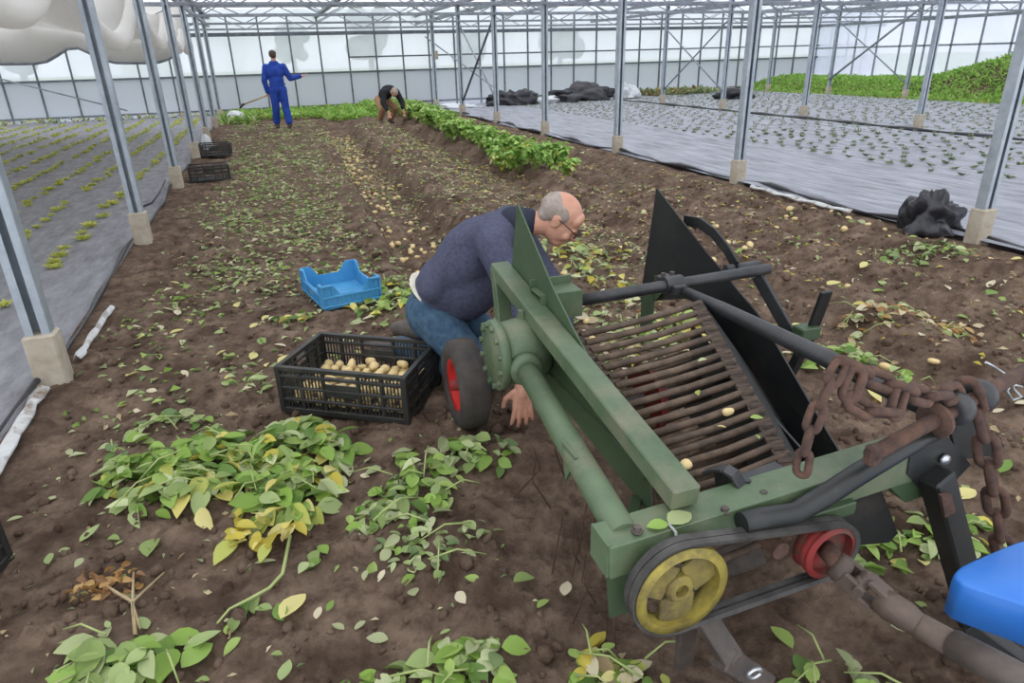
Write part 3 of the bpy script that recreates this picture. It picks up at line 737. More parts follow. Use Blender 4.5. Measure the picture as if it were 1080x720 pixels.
b = MB(); b.tube([s4+(s4-s3)*-.05, s5], .031, 20); P_(b, 'shaft_sleeve', 'iron')
# tie between wheels' axle line and the front: lower left longitudinal
b = MB(); b.bar((.60, 1.04, .40), (.785, 1.30, .40), .03, .03); P_(b, 'lower_stay', 'darkgreen')
# earth and haulm hanging on the left side under the tube
b = MB()
for i in range(14):
    x = .66+random.uniform(-.03, .06); y = random.uniform(1.15, 1.75); z = random.uniform(.12, .42)
    b.tube([(x, y, z+.07), (x+random.uniform(-.03, .03), y+random.uniform(-.03, .03), z), (x+random.uniform(-.05, .05), y+random.uniform(-.05, .05), z-.1)], .0022, 5)
P_(b, 'caught_haulm', 'soil2')['kind'] = 'stuff'

# ================================================================== CHAINS
def chain(path, L, r, lb, w=.55):
    pts = [Vector(p) for p in path]; seg = [0]
    for i in range(len(pts)-1): seg.append(seg[-1]+(pts[i+1]-pts[i]).length)
    def ev(s_):
        s_ = min(max(s_, 0), seg[-1]-1e-6)
        for i in range(len(pts)-1):
            if s_ <= seg[i+1]: return pts[i].lerp(pts[i+1], (s_-seg[i])/(seg[i+1]-seg[i]))
    n = max(1, int(seg[-1]/(L-3*r))); st = seg[-1]/n
    root = empty('chain', pts[0], lb, 'chain')
    for i in range(n):
        a, c = ev(i*st), ev((i+1)*st); d = (c-a).normalized(); mid = (a+c)/2
        ref = Vector((0, 0, 1)) if abs(d.z) < .8 else Vector((1, 0, 0))
        u = d.cross(ref).normalized(); v = d.cross(u)
        ang = (PI/4 if i % 2 else -PI/4)+.2; q = u*math.cos(ang)+v*math.sin(ang)
        hl = L/2-r; hw = L*w/2-r; ring = []
        for k in range(20):
            t = 2*PI*k/20; cx, cy = math.cos(t), math.sin(t)
            ring.append(mid+d*(cx*hw+(hl-hw)*(1 if cx > 0 else -1)*min(1, abs(cx)*3))+q*(cy*hw))
        b = MB(); b.tube(ring, r, 9, False, True); b.build('link', M['rust'], root)
def cp(l): return [at(px, py, Y=y) for px, py, y in l]
chain(cp(((886, 380, 1.0), (905, 392, .98), (925, 400, .97), (945, 408, .96), (968, 418, .96), (992, 420, .97), (1012, 412, .99))), .098, .0105, 'rusty chain lying along the long brace towards the hitch pin')
chain(cp(((888, 383, .99), (868, 418, .96), (857, 445, .95), (850, 470, .95), (845, 500, .95))), .076, .0085, 'rusty chain end hanging in front of the black moldboard')
chain(cp(((905, 390, .97), (893, 420, .95), (910, 432, .94), (935, 440, .93), (955, 430, .93), (950, 412, .95))), .092, .0100, 'rusty chain bunched under the long brace behind the pin disc')
chain(cp(((1016, 402, 1.0), (1028, 425, .98), (1038, 450, .97), (1042, 485, .96), (1050, 525, .95), (1057, 575, .94), (1066, 605, .94))), .118, .0115, 'heavy rusty chain hanging at right over the blue mudguard')

# ================================================================== TRACTOR (its rear corner)
T = empty('tractor', (1.6, .6, 0), 'corner of a blue tractor, mudguard and black lift arm at lower right', 'tractor')
p0 = [at(px, py, Z=.42) for px, py in ((1004, 606), (1012, 596), (1090, 563), (1190, 590), (1190, 690), (1088, 640), (1016, 617))]
n_ = Vector((0, 0, 1))
def cushion(poly, h, name, m_):
    c = sum(poly, Vector())/len(poly); rings = []; k = 6
    out = []
    N = len(poly)
    # subdivide the outline with Chaikin cutting so that the corners are round
    pl = poly
    for _ in range(3):
        nx_ = []
        for i in range(len(pl)):
            a, d = pl[i], pl[(i+1) % len(pl)]; nx_ += [a.lerp(d, .17), a.lerp(d, .83)]
        pl = nx_
    N = len(pl); vs = []
    prof = [(.0, .93, .0), (-.0, 1, -.012), (0, 1.01, -.03), (0, .99, -h)]
    top = [p for p in pl]
    for sc, dz in ((.94, .0), (.975, -.002), (.992, -.008), (1.0, -.02), (.995, -h)):
        for p in pl: vs.append(c+(p-c)*sc+Vector((0, 0, dz)))
    fs = [tuple(range(N))]
    for r_ in range(4):
        for i in range(N): fs.append((r_*N+i, (r_+1)*N+i, (r_+1)*N+(i+1) % N, r_*N+(i+1) % N))
    fs.append(tuple(range(5*N-1, 4*N-1, -1)))
    b = MB(); b.add(vs, fs, True); return b.build(name, M[m_], T)
cushion(p0, .10, 'mudguard', 'tractor')
b = MB(); b.bar(at(987, 500, Y=.97), at(1040, 700, Y=.90), .068, .06, (0, -1, .2), .006); la = b.build('lift_arm', M['black'], T)
b = MB(); q = [at(px, py, Y=.925) for px, py in ((993, 523), (1004, 521), (1008, 540), (997, 546))]; b.prism(q, (0, .01, 0)); b.build('worn_patch', M['rust'], la)
b = MB(); b.bar(at(1020, 655, Y=.80), at(1090, 705, Y=.7), .05, .03); b.build('lower_link', M['black'], T)
b = MB(); b.tube([at(1000, 560, Y=1.0), at(1030, 640, Y=.98)], .028, 14); b.build('lift_rod', M['rust'], T)
# ================================================================== CRATES
def slat_crate(name, L, Wd, H_, lb):
    """open stacking crate with slotted walls; local axes: long side along x"""
    r = empty(name, (0, 0, 0), lb, 'crate')
    b = MB(); b.box((0, 0, .012), (L-.02, Wd-.02, .012))
    for k in range(9): b.box(((k-4)*L/9.3, 0, .02), (.012, Wd-.03, .01))
    b.build('base', M['bplastic'], r)
    def wall(a, c, nrm):
        a, c = Vector(a), Vector(c); d = (c-a); ln = d.length; d.normalize(); nrm = Vector(nrm); b = MB(); n = int(ln/.0165)
        for z, h, t in ((.014, .028, .020), (H_*.30, .012, .018), (H_*.55, .012, .018), (H_*.80, .014, .02), (H_-.010, .020, .024)):
            b.bar(a+Vector((0, 0, z)), c+Vector((0, 0, z)), t, h, ch=.002)
        for k in range(n+1):
            p = a+d*(ln*k/n); tt = k/n
            if .36 < tt < .64: continue
            b.bar(p+Vector((0, 0, .01)), p+Vector((0, 0, H_-.01)), .005, .006, nrm, 0)
        for tt in (.0, .18, .36, .64, .82, 1.0):
            p = a+d*(ln*tt); b.bar(p+Vector((0, 0, .01)), p+Vector((0, 0, H_-.005)), .014, .016, nrm, .001)
        m0 = a+d*ln*.36; m1 = a+d*ln*.64
        b.bar(m0+Vector((0, 0, H_*.56)), m1+Vector((0, 0, H_*.56)), .006, H_*.26)   # plate under the hand hole
        for k in range(1, 7):
            p = m0.lerp(m1, k/7); b.bar(p+Vector((0, 0, .01)), p+Vector((0, 0, H_*.45)), .005, .006, nrm, 0)
        b.build('side_wall', M['bplastic'], r)
    x, y = L/2-.01, Wd/2-.01
    wall((-x, -y, 0), (x, -y, 0), (0, 1, 0)); wall((x, -y, 0), (x, y, 0), (1, 0, 0)); wall((x, y, 0), (-x, y, 0), (0, 1, 0)); wall((-x, y, 0), (-x, -y, 0), (1, 0, 0))
    for sx in (-1, 1):
        for sy in (-1, 1): b = MB(); b.box((sx*x, sy*y, H_/2), (.026, .026, H_), None, .004); b.build('corner_post', M['bplastic'], r)
    return r
CH = .235
cr = slat_crate('potato_crate', .635, .42, CH, 'large black slatted crate of potatoes beside the kneeling man')
fl_, frr = Vector((-.135, 2.955, 0)), Vector((.40, 2.605, 0)); ex = (frr-fl_).normalized(); ey = Vector((-ex.y, ex.x, 0))
cc = (fl_+frr)/2+ey*.21; rz = math.atan2(ex.y, ex.x)
cr.location = (cc.x, cc.y, .005); cr.rotation_euler = (0, 0, rz)
c2 = copy_tree(cr); c2.scale = (.84, .84, .9); c2.location = (-.86, 10.55, .0); c2.rotation_euler = (0, 0, .08); c2['label'] = 'empty black crate on the soil beside the left posts, nearer of the two'
c2.name = 'potato_crate'
c3 = copy_tree(cr); c3.scale = (.84, .84, .9); c3.location = (-.92, 13.3, .02); c3.rotation_euler = (0, 0, -.05); c3['label'] = 'empty black crate farther along the left posts, behind its twin'
c4 = copy_tree(cr); c4.location = (-1.275, 1.95, .02); c4.rotation_euler = (0, 0, 1.35); c4['label'] = 'black crate cut off by the left edge of the picture'

# blue fruit tray
def tray(lb):
    L, Wd, H_, h = .50, .385, .165, .10
    r = empty('fruit_tray', (0, 0, 0), lb, 'crate')
    b = MB(); b.box((0, 0, .01), (L-.01, Wd-.01, .012)); b.build('base', M['blue'], r)
    def side(a, c, nrm, low):
        a, c = Vector(a), Vector(c); d = (c-a); ln = d.length; d.normalize(); n = Vector(nrm)*.008
        cw = .095
        prof = [(0, 0), (ln, 0), (ln, H_), (ln-cw*.7, H_), (ln-cw*1.25, low), (cw*1.25, low), (cw*.7, H_), (0, H_)]
        b = MB(); poly = [a+d*s_+Vector((0, 0, z)) for s_, z in prof]; b.prism(poly, n)
        for z in (.02, low-.012): b.bar(a+Vector((0, 0, z))-n*.4, c+Vector((0, 0, z))-n*.4, .012, .014)
        k = int(ln/.03)
        for i in range(k+1):
            p = a+d*(ln*i/k); t = i/k*ln; top = H_ if (t < cw*.7 or t > ln-cw*.7) else low
            b.bar(p+Vector((0, 0, .01))-n*.6, p+Vector((0, 0, top-.004))-n*.6, .006, .01, nrm, 0)
        for s0, s1 in ((0, cw*.7), (ln-cw*.7, ln)): b.bar(a+d*s0+Vector((0, 0, H_-.006))-n*.3, a+d*s1+Vector((0, 0, H_-.006))-n*.3, .016, .012)
        b.build('side_wall', M['blue'], r)
    x, y = L/2, Wd/2
    side((-x, -y, 0), (x, -y, 0), (0, 1, 0), h); side((x, -y, 0), (x, y, 0), (-1, 0, 0), h*.95); side((x, y, 0), (-x, y, 0), (0, -1, 0), h); side((-x, y, 0), (-x, -y, 0), (1, 0, 0), h*.95)
    b = MB(); b.box((-.02+.0, -y-.004, .055), (.05, .004, .03)); b.build('paper_label', mat('label_paper', srgb(214, 190, 90), srgb(190, 170, 100), .8, 20), r)
    return r
t_ = tray('bright blue plastic fruit tray on the soil behind the potato crate')
f_ = Vector((.176, 4.253, 0)); e_ = Vector((.551, 4.33, 0)); l_ = Vector((.075, 4.74, 0))
ctr = (e_+l_)/2; t_.location = (ctr.x, ctr.y, .015); t_.rotation_euler = (0, 0, math.atan2(l_.y-f_.y, l_.x-f_.x)-PI); t_.rotation_euler.z = math.atan2((f_-l_).y, (f_-l_).x)+PI/2*0
# ================================================================== POTATOES
pot_meshes = []
for k in range(6):
    b = MB(); b.ball((0, 0, 0), (1, .82, .74), None, 14, 9)
    o = b.build('potato', M['potato']); me = o.data; bpy.data.objects.remove(o)
    for v in me.vertices:
        n = .10*math.sin(3*v.co.x+k)+.07*math.sin(4*v.co.y+2*k)+.05*math.sin(5*v.co.z+k*1.3)
        v.co *= 1+n
    pot_meshes.append(me)
def potato(p, r, lb, grp):
    o = bpy.data.objects.new('potato', random.choice(pot_meshes)); COL.objects.link(o)
    o.location = p; o.scale = (r*random.uniform(.95, 1.18), r, r); o.rotation_euler = (random.uniform(-.4, .4), random.uniform(-.4, .4), random.random()*6.28)
    return tag(o, lb, 'potato', grp)
Rz = Matrix.Rotation(rz, 3, 'Z')
for lz in range(3):
    for i in range(10):
        for j in range(6):
            lx = (i-4.5)*.0585+(lz % 2)*.012+random.uniform(-.006, .006); ly = (j-2.5)*.060+(lz % 2)*.010+random.uniform(-.006, .006)
            if lz == 2 and (i < 3 or random.random() < .35): continue
            if lz < 2 and 0 < i < 9 and 0 < j < 5 and lz == 0: continue
            p = Rz @ Vector((lx, ly, 0))+Vector((cc.x, cc.y, .048+lz*.040+random.uniform(-.004, .006)))
            potato(p, .027, 'pale yellow potato in the black crate beside the kneeling man', 'potatoes in the black crate')
def scatter(n, f, lb, grp, r0=.024, r1=.036, acc=None):
    for i in range(n):
        x, y = f(); r = random.uniform(r0, r1); potato((x, y, gz(x, y)+r*.35), r, lb, grp)
def fur():
    y = 4.6+13*random.random()**1.2; lean = .04*(y-6); return (random.uniform(.92, 1.40) if random.random() < .6 else random.gauss(1.02, .08))+lean, y
scatter(130, fur, 'freshly dug pale potato lying in the open furrow', 'potatoes in the open furrow', .022, .036)
def rsoil(): return random.uniform(2.0, 5.0), 1.6+4.5*random.random()
scatter(34, rsoil, 'loose pale potato on the soil right of the digger', 'potatoes on the soil right of the digger', .022, .036)
def behind(): return random.uniform(1.1, 2.4), random.uniform(2.6, 5)
scatter(22, behind, 'pale potato on the dug soil behind the digger', 'potatoes behind the digger', .022, .032)
p_ = at(722, 497, Z=.55); potato(p_+Vector((0, 0, .02)), .018, 'small potato caught at the front end of the bar web', None)
p_ = at(768, 434, Z=.60); potato(p_, .014, 'tiny potato on the bar web near the black moldboard', None)

# ================================================================== BLACK PLASTIC BUNDLES
def bundle(c, sz, seed, lb, m_='sheetblack', name='plastic_bundle', amp=.36):
    b = MB(); b.ball((0, 0, 0), (1, 1, 1), None, 48, 30); vs = []
    for v in b.v:
        v = Vector(v); n = amp*(2*float(vnoise(np.array(v.x*2.2+seed), np.array(v.y*2.2+v.z*1.7+seed*2)))+float(vnoise(np.array(v.x*6+v.z*3+seed), np.array(v.y*6+seed))) - .5*abs(math.sin(v.x*5+v.y*7+seed)))
        v = v*(1+n); vs.append((v.x*sz[0], v.y*sz[1], max(v.z, -.25)*sz[2]))
    b.v = vs; o = b.build(name, M[m_]); o.location = c; return tag(o, lb, 'plastic sheet')
bundle((5.30, 4.20, .08), (.27, .2, .25), 3, 'crumpled black plastic bundle beside the nearest right post')
bundle((10.5, 22.7, .1), (1.3, .6, .45), 8, 'long heap of black plastic at the far end of the right bed')
bundle((7.9, 22.4, .1), (.9, .5, .40), 5, 'pointed heap of black plastic left of the fourth right post')
bundle((15.0, 20.2, .06), (.7, .5, .32), 12, 'dark plastic heap at the foot of the grassy bank')
bundle((12.4, 22.7, .15), (.45, .3, .36), 4, 'white plastic roll beside the long black heap', 'white', 'plastic_roll')
bundle((9.0, 22.6, .06), (.8, .3, .16), 6, 'white plastic folded between the two black heaps', 'white')
bundle((5.6, 22.0, .05), (1.0, .25, .12), 9, 'white plastic strip lying at the far left corner of the right bed', 'white')
bundle((-.75, 20.8, .12), (.22, .2, .22), 2, 'white sack on the soil near the far wall left of the man in blue', 'white', 'sack', .15)
bundle((-1.08, 13.9, .12), (.09, .1, .24), 7, 'white bag standing behind the farther black crate by the posts', 'white', 'bag', .15)

# ================================================================== PEOPLE
def blob(name, shapes, m_, parent, voxel=.01, smooth=2):
    """one continuous skin grown over tapered limbs"""
    b = MB()
    for s_ in shapes:
        if s_[0] == 'limb':
            pts = [Vector(p) for p in s_[1]]; rs = s_[2]
            for i in range(len(pts)-1):
                a, c = pts[i], pts[i+1]; n = max(2, int((c-a).length/.03)); b.tube([a.lerp(c, k/n) for k in range(n+1)], [rs[i]+(rs[i+1]-rs[i])*k/n for k in range(n+1)], 14)
            for p, r in zip(pts, rs): b.ball(p, r*1.0, None, 14, 10)
        elif s_[0] == 'ell': b.ball(s_[1], s_[2], s_[3] if len(s_) > 3 else None, 20, 14)
    o = b.build(name, M[m_], None)
    r_ = o.modifiers.new('r', 'REMESH'); r_.mode = 'VOXEL'; r_.voxel_size = voxel; r_.use_smooth_shade = True
    sm = o.modifiers.new('s', 'SMOOTH'); sm.factor = .5; sm.iterations = smooth
    bpy.context.view_layer.update(); dg = bpy.context.evaluated_depsgraph_get(); me = bpy.data.meshes.new_from_object(o.evaluated_get(dg))
    o.modifiers.clear(); old = o.data; o.data = me; bpy.data.meshes.remove(old); me.name = name
    for p in me.polygons: p.use_smooth = True
    if not me.materials: me.materials.append(M[m_])
    if parent: o.parent = parent; o.matrix_parent_inverse = wm(parent).inverted()
    return o
def frame_(fwd, up):
    z = Vector(up).normalized(); y = Vector(fwd); y = (y-z*y.dot(z)).normalized(); x = y.cross(z); return Matrix((x, y, z)).transposed()   # x right, y face, z crown
def hand(W0, fdir, palm, s=1.0, side=1, curl=.5):
    """limbs of a hand: wrist W0, fingers along fdir, palm normal"""
    f = Vector(fdir).normalized(); n = Vector(palm); n = (n-f*n.dot(f)).normalized(); x = f.cross(n)*side; W0 = Vector(W0); out = []
    out.append(('ell', W0+f*.045*s, (.040*s, .050*s, .017*s), Matrix((x, f, n)).transposed()))
    out.append(('limb', [W0-f*.02*s, W0+f*.03*s], [.026*s, .026*s]))
    for k, (o_, ln) in enumerate(((-.030, .070), (-.010, .082), (.011, .077), (.030, .060))):
        b0 = W0+f*.085*s+x*o_*s; fd = (f+x*o_*7).normalized()
        b1 = b0+fd*ln*.45*s+n*curl*.010*s; b2 = b1+(fd+n*curl*.7).normalized()*ln*.32*s; b3 = b2+(fd*.7+n*curl*1.2).normalized()*ln*.25*s
        out.append(('limb', [b0-f*.02*s, b0, b1, b2, b3], [.010*s, .0105*s, .0095*s, .0085*s, .007*s]))
    t0 = W0+f*.02*s-x*.032*s; t1 = t0+(f*.6-x*.8+n*.3).normalized()*.04*s; t2 = t1+(f*.9-x*.25+n*.3).normalized()*.035*s
    out.append(('limb', [t0, t1, t2], [.014*s, .012*s, .009*s])); return out
def head(c, R, s=1.0):
    """shapes of a head: c centre, R columns right/face/crown"""
    L = lambda x, y, z: Vector(c)+R @ (Vector((x, y, z))*s)
    E = lambda p, r: ('ell', L(*p), tuple(k*s for k in r), R)
    o = [E((0, -.012, .035), (.074, .094, .082)), E((0, .025, -.02), (.064, .066, .085)), E((0, .048, -.078), (.042, .038, .03)), E((0, .062, .045), (.055, .03, .045)),
         E((0, .082, .012), (.046, .016, .012)), E((0, .05, -.09), (.026, .034, .018)),
         ('limb', [L(0, .088, .015), L(0, .106, -.022)], [.009*s, .015*s]), E((0.0, .098, -.026), (.020, .014, .011)),
         E((.036, .070, -.03), (.022, .02, .024)), E((-.036, .070, -.03), (.022, .02, .024)),
         E((0, .086, -.052), (.026, .012, .007)), E((0, .084, -.064), (.022, .012, .008))]
    for sg in (-1, 1):
        o += [E((sg*.073, -.005, -.005), (.010, .022, .034)), E((sg*.078, -.012, .006), (.008, .02, .024))]
        o += [E((sg*.032, .080, .004), (.014, .010, .009))]
    return o

# ---- the kneeling man
P1 = empty('person', (.7, 3.05, 0), 'kneeling man in navy sweater and jeans bending over behind the digger, reaching under it', 'person')
d1 = Vector((.86, -.51, 0)).normalized(); r1 = Vector((d1.y, -d1.x, 0))
pel = Vector((.665, 3.08, .36)); waist = Vector((.71, 3.02, .50)); chest = Vector((.845, 2.93, .685)); sh = Vector((.935, 2.85, .775)); nk = Vector((1.0, 2.82, .81)); hd = at(590, 231, Y=2.74)
rsh = sh+r1*.175+Vector((0, 0, -.02)); lsh = sh-r1*.175
rel = Vector((.93, 2.52, .44)); rwr = Vector((.855, 2.40, .205)); lel = Vector((1.17, 2.72, .46)); lwr = Vector((1.12, 2.50, .20))
rhip = pel+r1*.10; lhip = pel-r1*.10; rk = Vector((.80, 2.76, .10)); lk_ = Vector((.98, 2.98, .10)); ran = Vector((.50, 3.30, .09)); lan = Vector((.66, 3.52, .09)); rto = Vector((.40, 3.46, .05)); lto = Vector((.55, 3.68, .05))
HR = frame_(Vector((.70, -.42, -.62)), Vector((.66, -.30, .78)))
tors = Matrix((r1, (sh-pel).normalized().cross(r1)*-1, (sh-pel).normalized())).transposed()
def torso(k):
    return [('ell', pel, (.165*k, .15*k, .14*k), tors), ('ell', waist, (.175*k, .14*k, .14*k), tors), ('ell', (waist+chest)/2, (.18*k, .135*k, .15*k), tors), ('ell', chest, (.19*k, .125*k, .15*k), tors), ('ell', sh-(sh-chest)*.2, (.17*k, .10*k, .10*k), tors),
            ('limb', [rsh, sh, lsh], [.075*k, .085*k, .075*k])]
body = torso(.86)+[('limb', [rsh, rel, rwr], [.050, .040, .028]), ('limb', [lsh, lel, lwr], [.050, .040, .028]), ('limb', [sh, nk, hd+Vector((-.03, .02, -.02))], [.06, .055, .052]),
      ('limb', [rhip, rk, ran, rto], [.075, .055, .04, .03]), ('limb', [lhip, lk_, lan, lto], [.075, .055, .04, .03])]
body += head(hd, HR, 1.0) + hand(rwr, Vector((-.05, -.25, -1)), Vector((.1, 1, -.2)), 1.1, 1, .5) + hand(lwr, Vector((-.1, -.1, -1)), Vector((.3, -.4, 0)), 1.0, -1, .5)
blob('body', body, 'skin', P1, .0055, 2)
sw = torso(1.05)[1:]+[('ell', (pel+chest)/2+d1*.05+Vector((0, 0, -.02)), (.185, .17, .22), tors), ('ell', (waist+sh)/2-d1*.02, (.19, .15, .24), tors)]+[('limb', [rsh, rsh.lerp(rel, .5), rel, rel.lerp(rwr, .8)], [.080, .068, .058, .046]), ('limb', [lsh, lsh.lerp(lel, .5), lel, lel.lerp(lwr, .8)], [.080, .068, .058, .046]), ('ell', pel+Vector((.03, -.015, .06)), (.180, .165, .11), tors)]
sw += [('limb', [rsh+Vector((-.02, .05, .05)), chest+r1*.12+Vector((-.05, .04, .03)), waist+r1*.14+Vector((-.03, 0, .02))], [.05, .065, .06])]
blob('sweater', sw, 'sweater', P1, .012, 9)
blob('collar', [('limb', [nk-(nk-sh)*.15+Vector((0, 0, 0)), nk+(hd-nk)*.22], [.082, .066])], 'navy', P1, .008, 1)
jn = [('ell', pel+Vector((-.01, .01, -.03)), (.175, .158, .14), tors), ('limb', [rhip, rhip.lerp(rk, .5), rk, ran], [.115, .098, .078, .06]), ('limb', [lhip, lhip.lerp(lk_, .5), lk_, lan], [.115, .098, .078, .06])]
blob('jeans', jn, 'jeans', P1, .010, 3)
blob('shirt_hem', [('ell', pel+Vector((-.004, .004, .075)), (.170, .154, .022), tors)], 'shirt', P1, .009, 1)
for a, c in ((ran, rto), (lan, lto)):
    dd = (c-a).normalized(); blob('boot', [('limb', [a+Vector((0, 0, -.01)), c], [.058, .042]), ('ell', (a+c)/2+Vector((0, 0, -.015)), (.05, .05, .045)), ('ell', c, (.048, .048, .04))], 'boot', P1, .008, 2)
Lh = lambda x, y, z: hd+HR @ Vector((x, y, z))
blob('hair', [('ell', Lh(0, -.045, .028), (.078, .072, .072), HR), ('ell', Lh(.055, -.02, .03), (.028, .055, .042), HR), ('ell', Lh(-.055, -.02, .03), (.028, .055, .042), HR), ('ell', Lh(0, -.06, -.02), (.06, .04, .05), HR)], 'hair', P1, .006, 1)
b = MB()
for sg in (-1, 1):
    b.tube([Lh(sg*.034+.024*math.cos(t), .103, .004+.018*math.sin(t)) for t in np.linspace(0, 2*PI, 20)[:-1]], .0026, 6, False, True)
    b.tube([Lh(sg*.058, .100, .008), Lh(sg*.075, .06, .012), Lh(sg*.082, -.005, .012), Lh(sg*.080, -.02, -.006)], .0026, 6)
b.tube([Lh(-.012, .106, .006), Lh(.012, .106, .006)], .0026, 6); b.build('spectacles', M['glass'], P1)

# ---- the man in blue, walking away
g2 = at(290, 136.5, Z=0); g2 = Vector((.40, 18.2, 0))
z0 = gz(g2.x, g2.y)
P2 = empty('person', (g2.x, g2.y, z0), 'man in royal blue overalls walking towards the far wall, long hoe in his left hand', 'person')
f2 = Vector((.12, .99, 0)).normalized(); s2_ = Vector((.99, -.12, 0))     # s2_: his right, screen right
def V2(x, y, z): return Vector((g2.x, g2.y, z0))+s2_*x+f2*y+Vector((0, 0, z))
HR2 = frame_(f2+s2_*.25, (0, 0, 1))
legs2 = [[V2(-.10, 0, .92), V2(-.11, .02, .50), V2(-.15, .12, .09)], [V2(.10, 0, .92), V2(.12, .02, .50), V2(.16, -.05, .09)]]
arms2 = [[V2(-.20, 0, 1.42), V2(-.28, -.02, 1.12), V2(-.25, .03, .86)], [V2(.20, 0, 1.42), V2(.32, .05, 1.16), V2(.56, .14, 1.20)]]
R2 = Matrix((s2_, f2, Vector((0, 0, 1)))).transposed()
def tor2(k): return [('ell', V2(0, 0, .95), (.18*k, .13*k, .15*k), R2), ('ell', V2(0, 0, 1.12), (.17*k, .12*k, .17*k), R2), ('ell', V2(0, 0, 1.30), (.20*k, .125*k, .18*k), R2), ('limb', [V2(-.17, 0, 1.41), V2(0, 0, 1.45), V2(.17, 0, 1.41)], [.075*k, .085*k, .075*k])]
bd = tor2(.85)+[('limb', l, [.08, .055, .04]) for l in legs2]+[('limb', a, [.05, .04, .028]) for a in arms2]+[('limb', [V2(0, 0, 1.42), V2(0, .01, 1.60)], [.06, .055])]
bd += head(V2(0, .01, 1.68), HR2)+hand(arms2[0][2], Vector((0, .2, -1)), s2_, 1.0, 1, 1.2)+hand(arms2[1][2], s2_*1+f2*.3+Vector((0, 0, .15)), Vector((0, 0, 1)), 1.1, 1, .3)
blob('body', bd, 'skin', P2, .008, 1)
ov = tor2(1.04)+[('limb', l[:2]+[l[2]+Vector((0, 0, .09))], [.115, .092, .085]) for l in legs2]+[('limb', a[:2]+[a[1].lerp(a[2], .95)], [.085, .068, .052]) for a in arms2]+[('limb', [V2(-.05, -.02, 1.50), V2(.05, -.02, 1.50)], [.065, .065])]
blob('overalls', ov, 'overall', P2, .014, 3)
b = MB(); b.lathe([(.195, -.02), (.20, 0), (.195, .02)], V2(0, 0, 1.04), (0, 0, 1), 30); 
for i, v in enumerate(b.v): q_ = Vector(v)-V2(0, 0, 1.04); b.v[i] = V2(q_.dot(s2_), q_.dot(f2)*.72, 1.04+q_.z)
b.build('waistband', M['overall'], P2)
for l, dx in zip(legs2, (-.0, 0)):
    blob('boot', [('limb', [l[2], l[2]+f2*.13+Vector((0, 0, -.04))], [.06, .045]), ('ell', l[2]+f2*.05+Vector((0, 0, -.04)), (.05, .12, .045), R2)], 'boot', P2, .012, 1)
blob('hair', [('ell', V2(0, -.01, 1.725), (.085, .10, .075), HR2), ('ell', V2(0, -.045, 1.69), (.078, .06, .07), HR2)], 'darkhair', P2, .01, 1)
# his hoe
hh = arms2[0][2]+Vector((0, .03, -.06)); he = at(257, 110, Y=18.4)
hr_ = empty('hoe', hh, 'long-handled hoe carried low by the man in blue', 'tool')
b = MB(); b.tube([hh+(hh-he)*.25, he], .020, 10); b.build('handle', M['wood'], hr_)
b = MB(); dv = (he-hh).normalized(); b.bar(he, he+dv*.10+Vector((0, 0, -.05)), .13, .03); b.bar(he-dv*.02, he+dv*.05, .05, .05); b.build('blade', M['black'], hr_)

# ---- the bending man at the far plant row
gx3, gy3 = 2.70, 16.8; z3 = gz(gx3, gy3)
P3 = empty('person', (gx3, gy3, z3), 'man in dark jacket bending down among the plants near the far wall', 'person')
f3 = Vector((.35, -.94, 0)).normalized(); s3_ = Vector((f3.y, -f3.x, 0))
def V3(x, y, z): return Vector((gx3, gy3, z3))+s3_*x+f3*y+Vector((0, 0, z))
tl = (V3(0, .42, .82)-V3(0, -.05, .60)).normalized(); R3 = Matrix((s3_, tl.cross(s3_)*-1, tl)).transposed()
HR3 = frame_(f3*.5+Vector((0, 0, -.85)), f3*.85+Vector((0, 0, .35)))
hd3 = V3(0, .58, .80)
legs3 = [[V3(s_*.11, -.08, .60), V3(s_*.20, .24, .40), V3(s_*.15, -.02, .09)] for s_ in (-1, 1)]
arms3 = [[V3(s_*.18, .38, .80), V3(s_*.28, .46, .55), V3(s_*.22, .60, .34)] for s_ in (-1, 1)]
def tor3(k): return [('ell', V3(0, -.04, .64), (.17*k, .15*k, .15*k), R3), ('ell', V3(0, .14, .76), (.18*k, .14*k, .17*k), R3), ('ell', V3(0, .30, .84), (.20*k, .13*k, .15*k), R3), ('limb', [V3(-.16, .38, .82), V3(0, .40, .84), V3(.16, .38, .82)], [.08*k, .085*k, .08*k])]
bd = tor3(.85)+[('limb', l, [.08, .055, .04]) for l in legs3]+[('limb', a, [.05, .04, .028]) for a in arms3]+[('limb', [V3(0, .38, .82), hd3], [.06, .055])]+head(hd3, HR3)
for a in arms3: bd += hand(a[2], Vector((0, 0, -1))+f3*.2, f3, 1.0, 1, .7)
blob('body', bd, 'skin', P3, .009, 1)
blob('jacket', tor3(1.06)[1:]+[('limb', [a[0], a[1], a[1].lerp(a[2], .7)], [.09, .07, .055]) for a in arms3], 'jacket', P3, .014, 3)
blob('trousers', [('ell', V3(0, -.05, .62), (.18, .16, .15), R3)]+[('limb', l, [.11, .09, .07]) for l in legs3], 'tan', P3, .014, 3)
for l in legs3: blob('boot', [('limb', [l[2], l[2]+f3*.14+Vector((0, 0, -.04))], [.06, .045])], 'boot', P3, .012, 1)
blob('hair', [('ell', hd3+HR3 @ Vector((0, -.012, .04)), (.086, .102, .080), HR3)], 'hair', P3, .01, 1)

P3.scale = (.9, .9, .9)
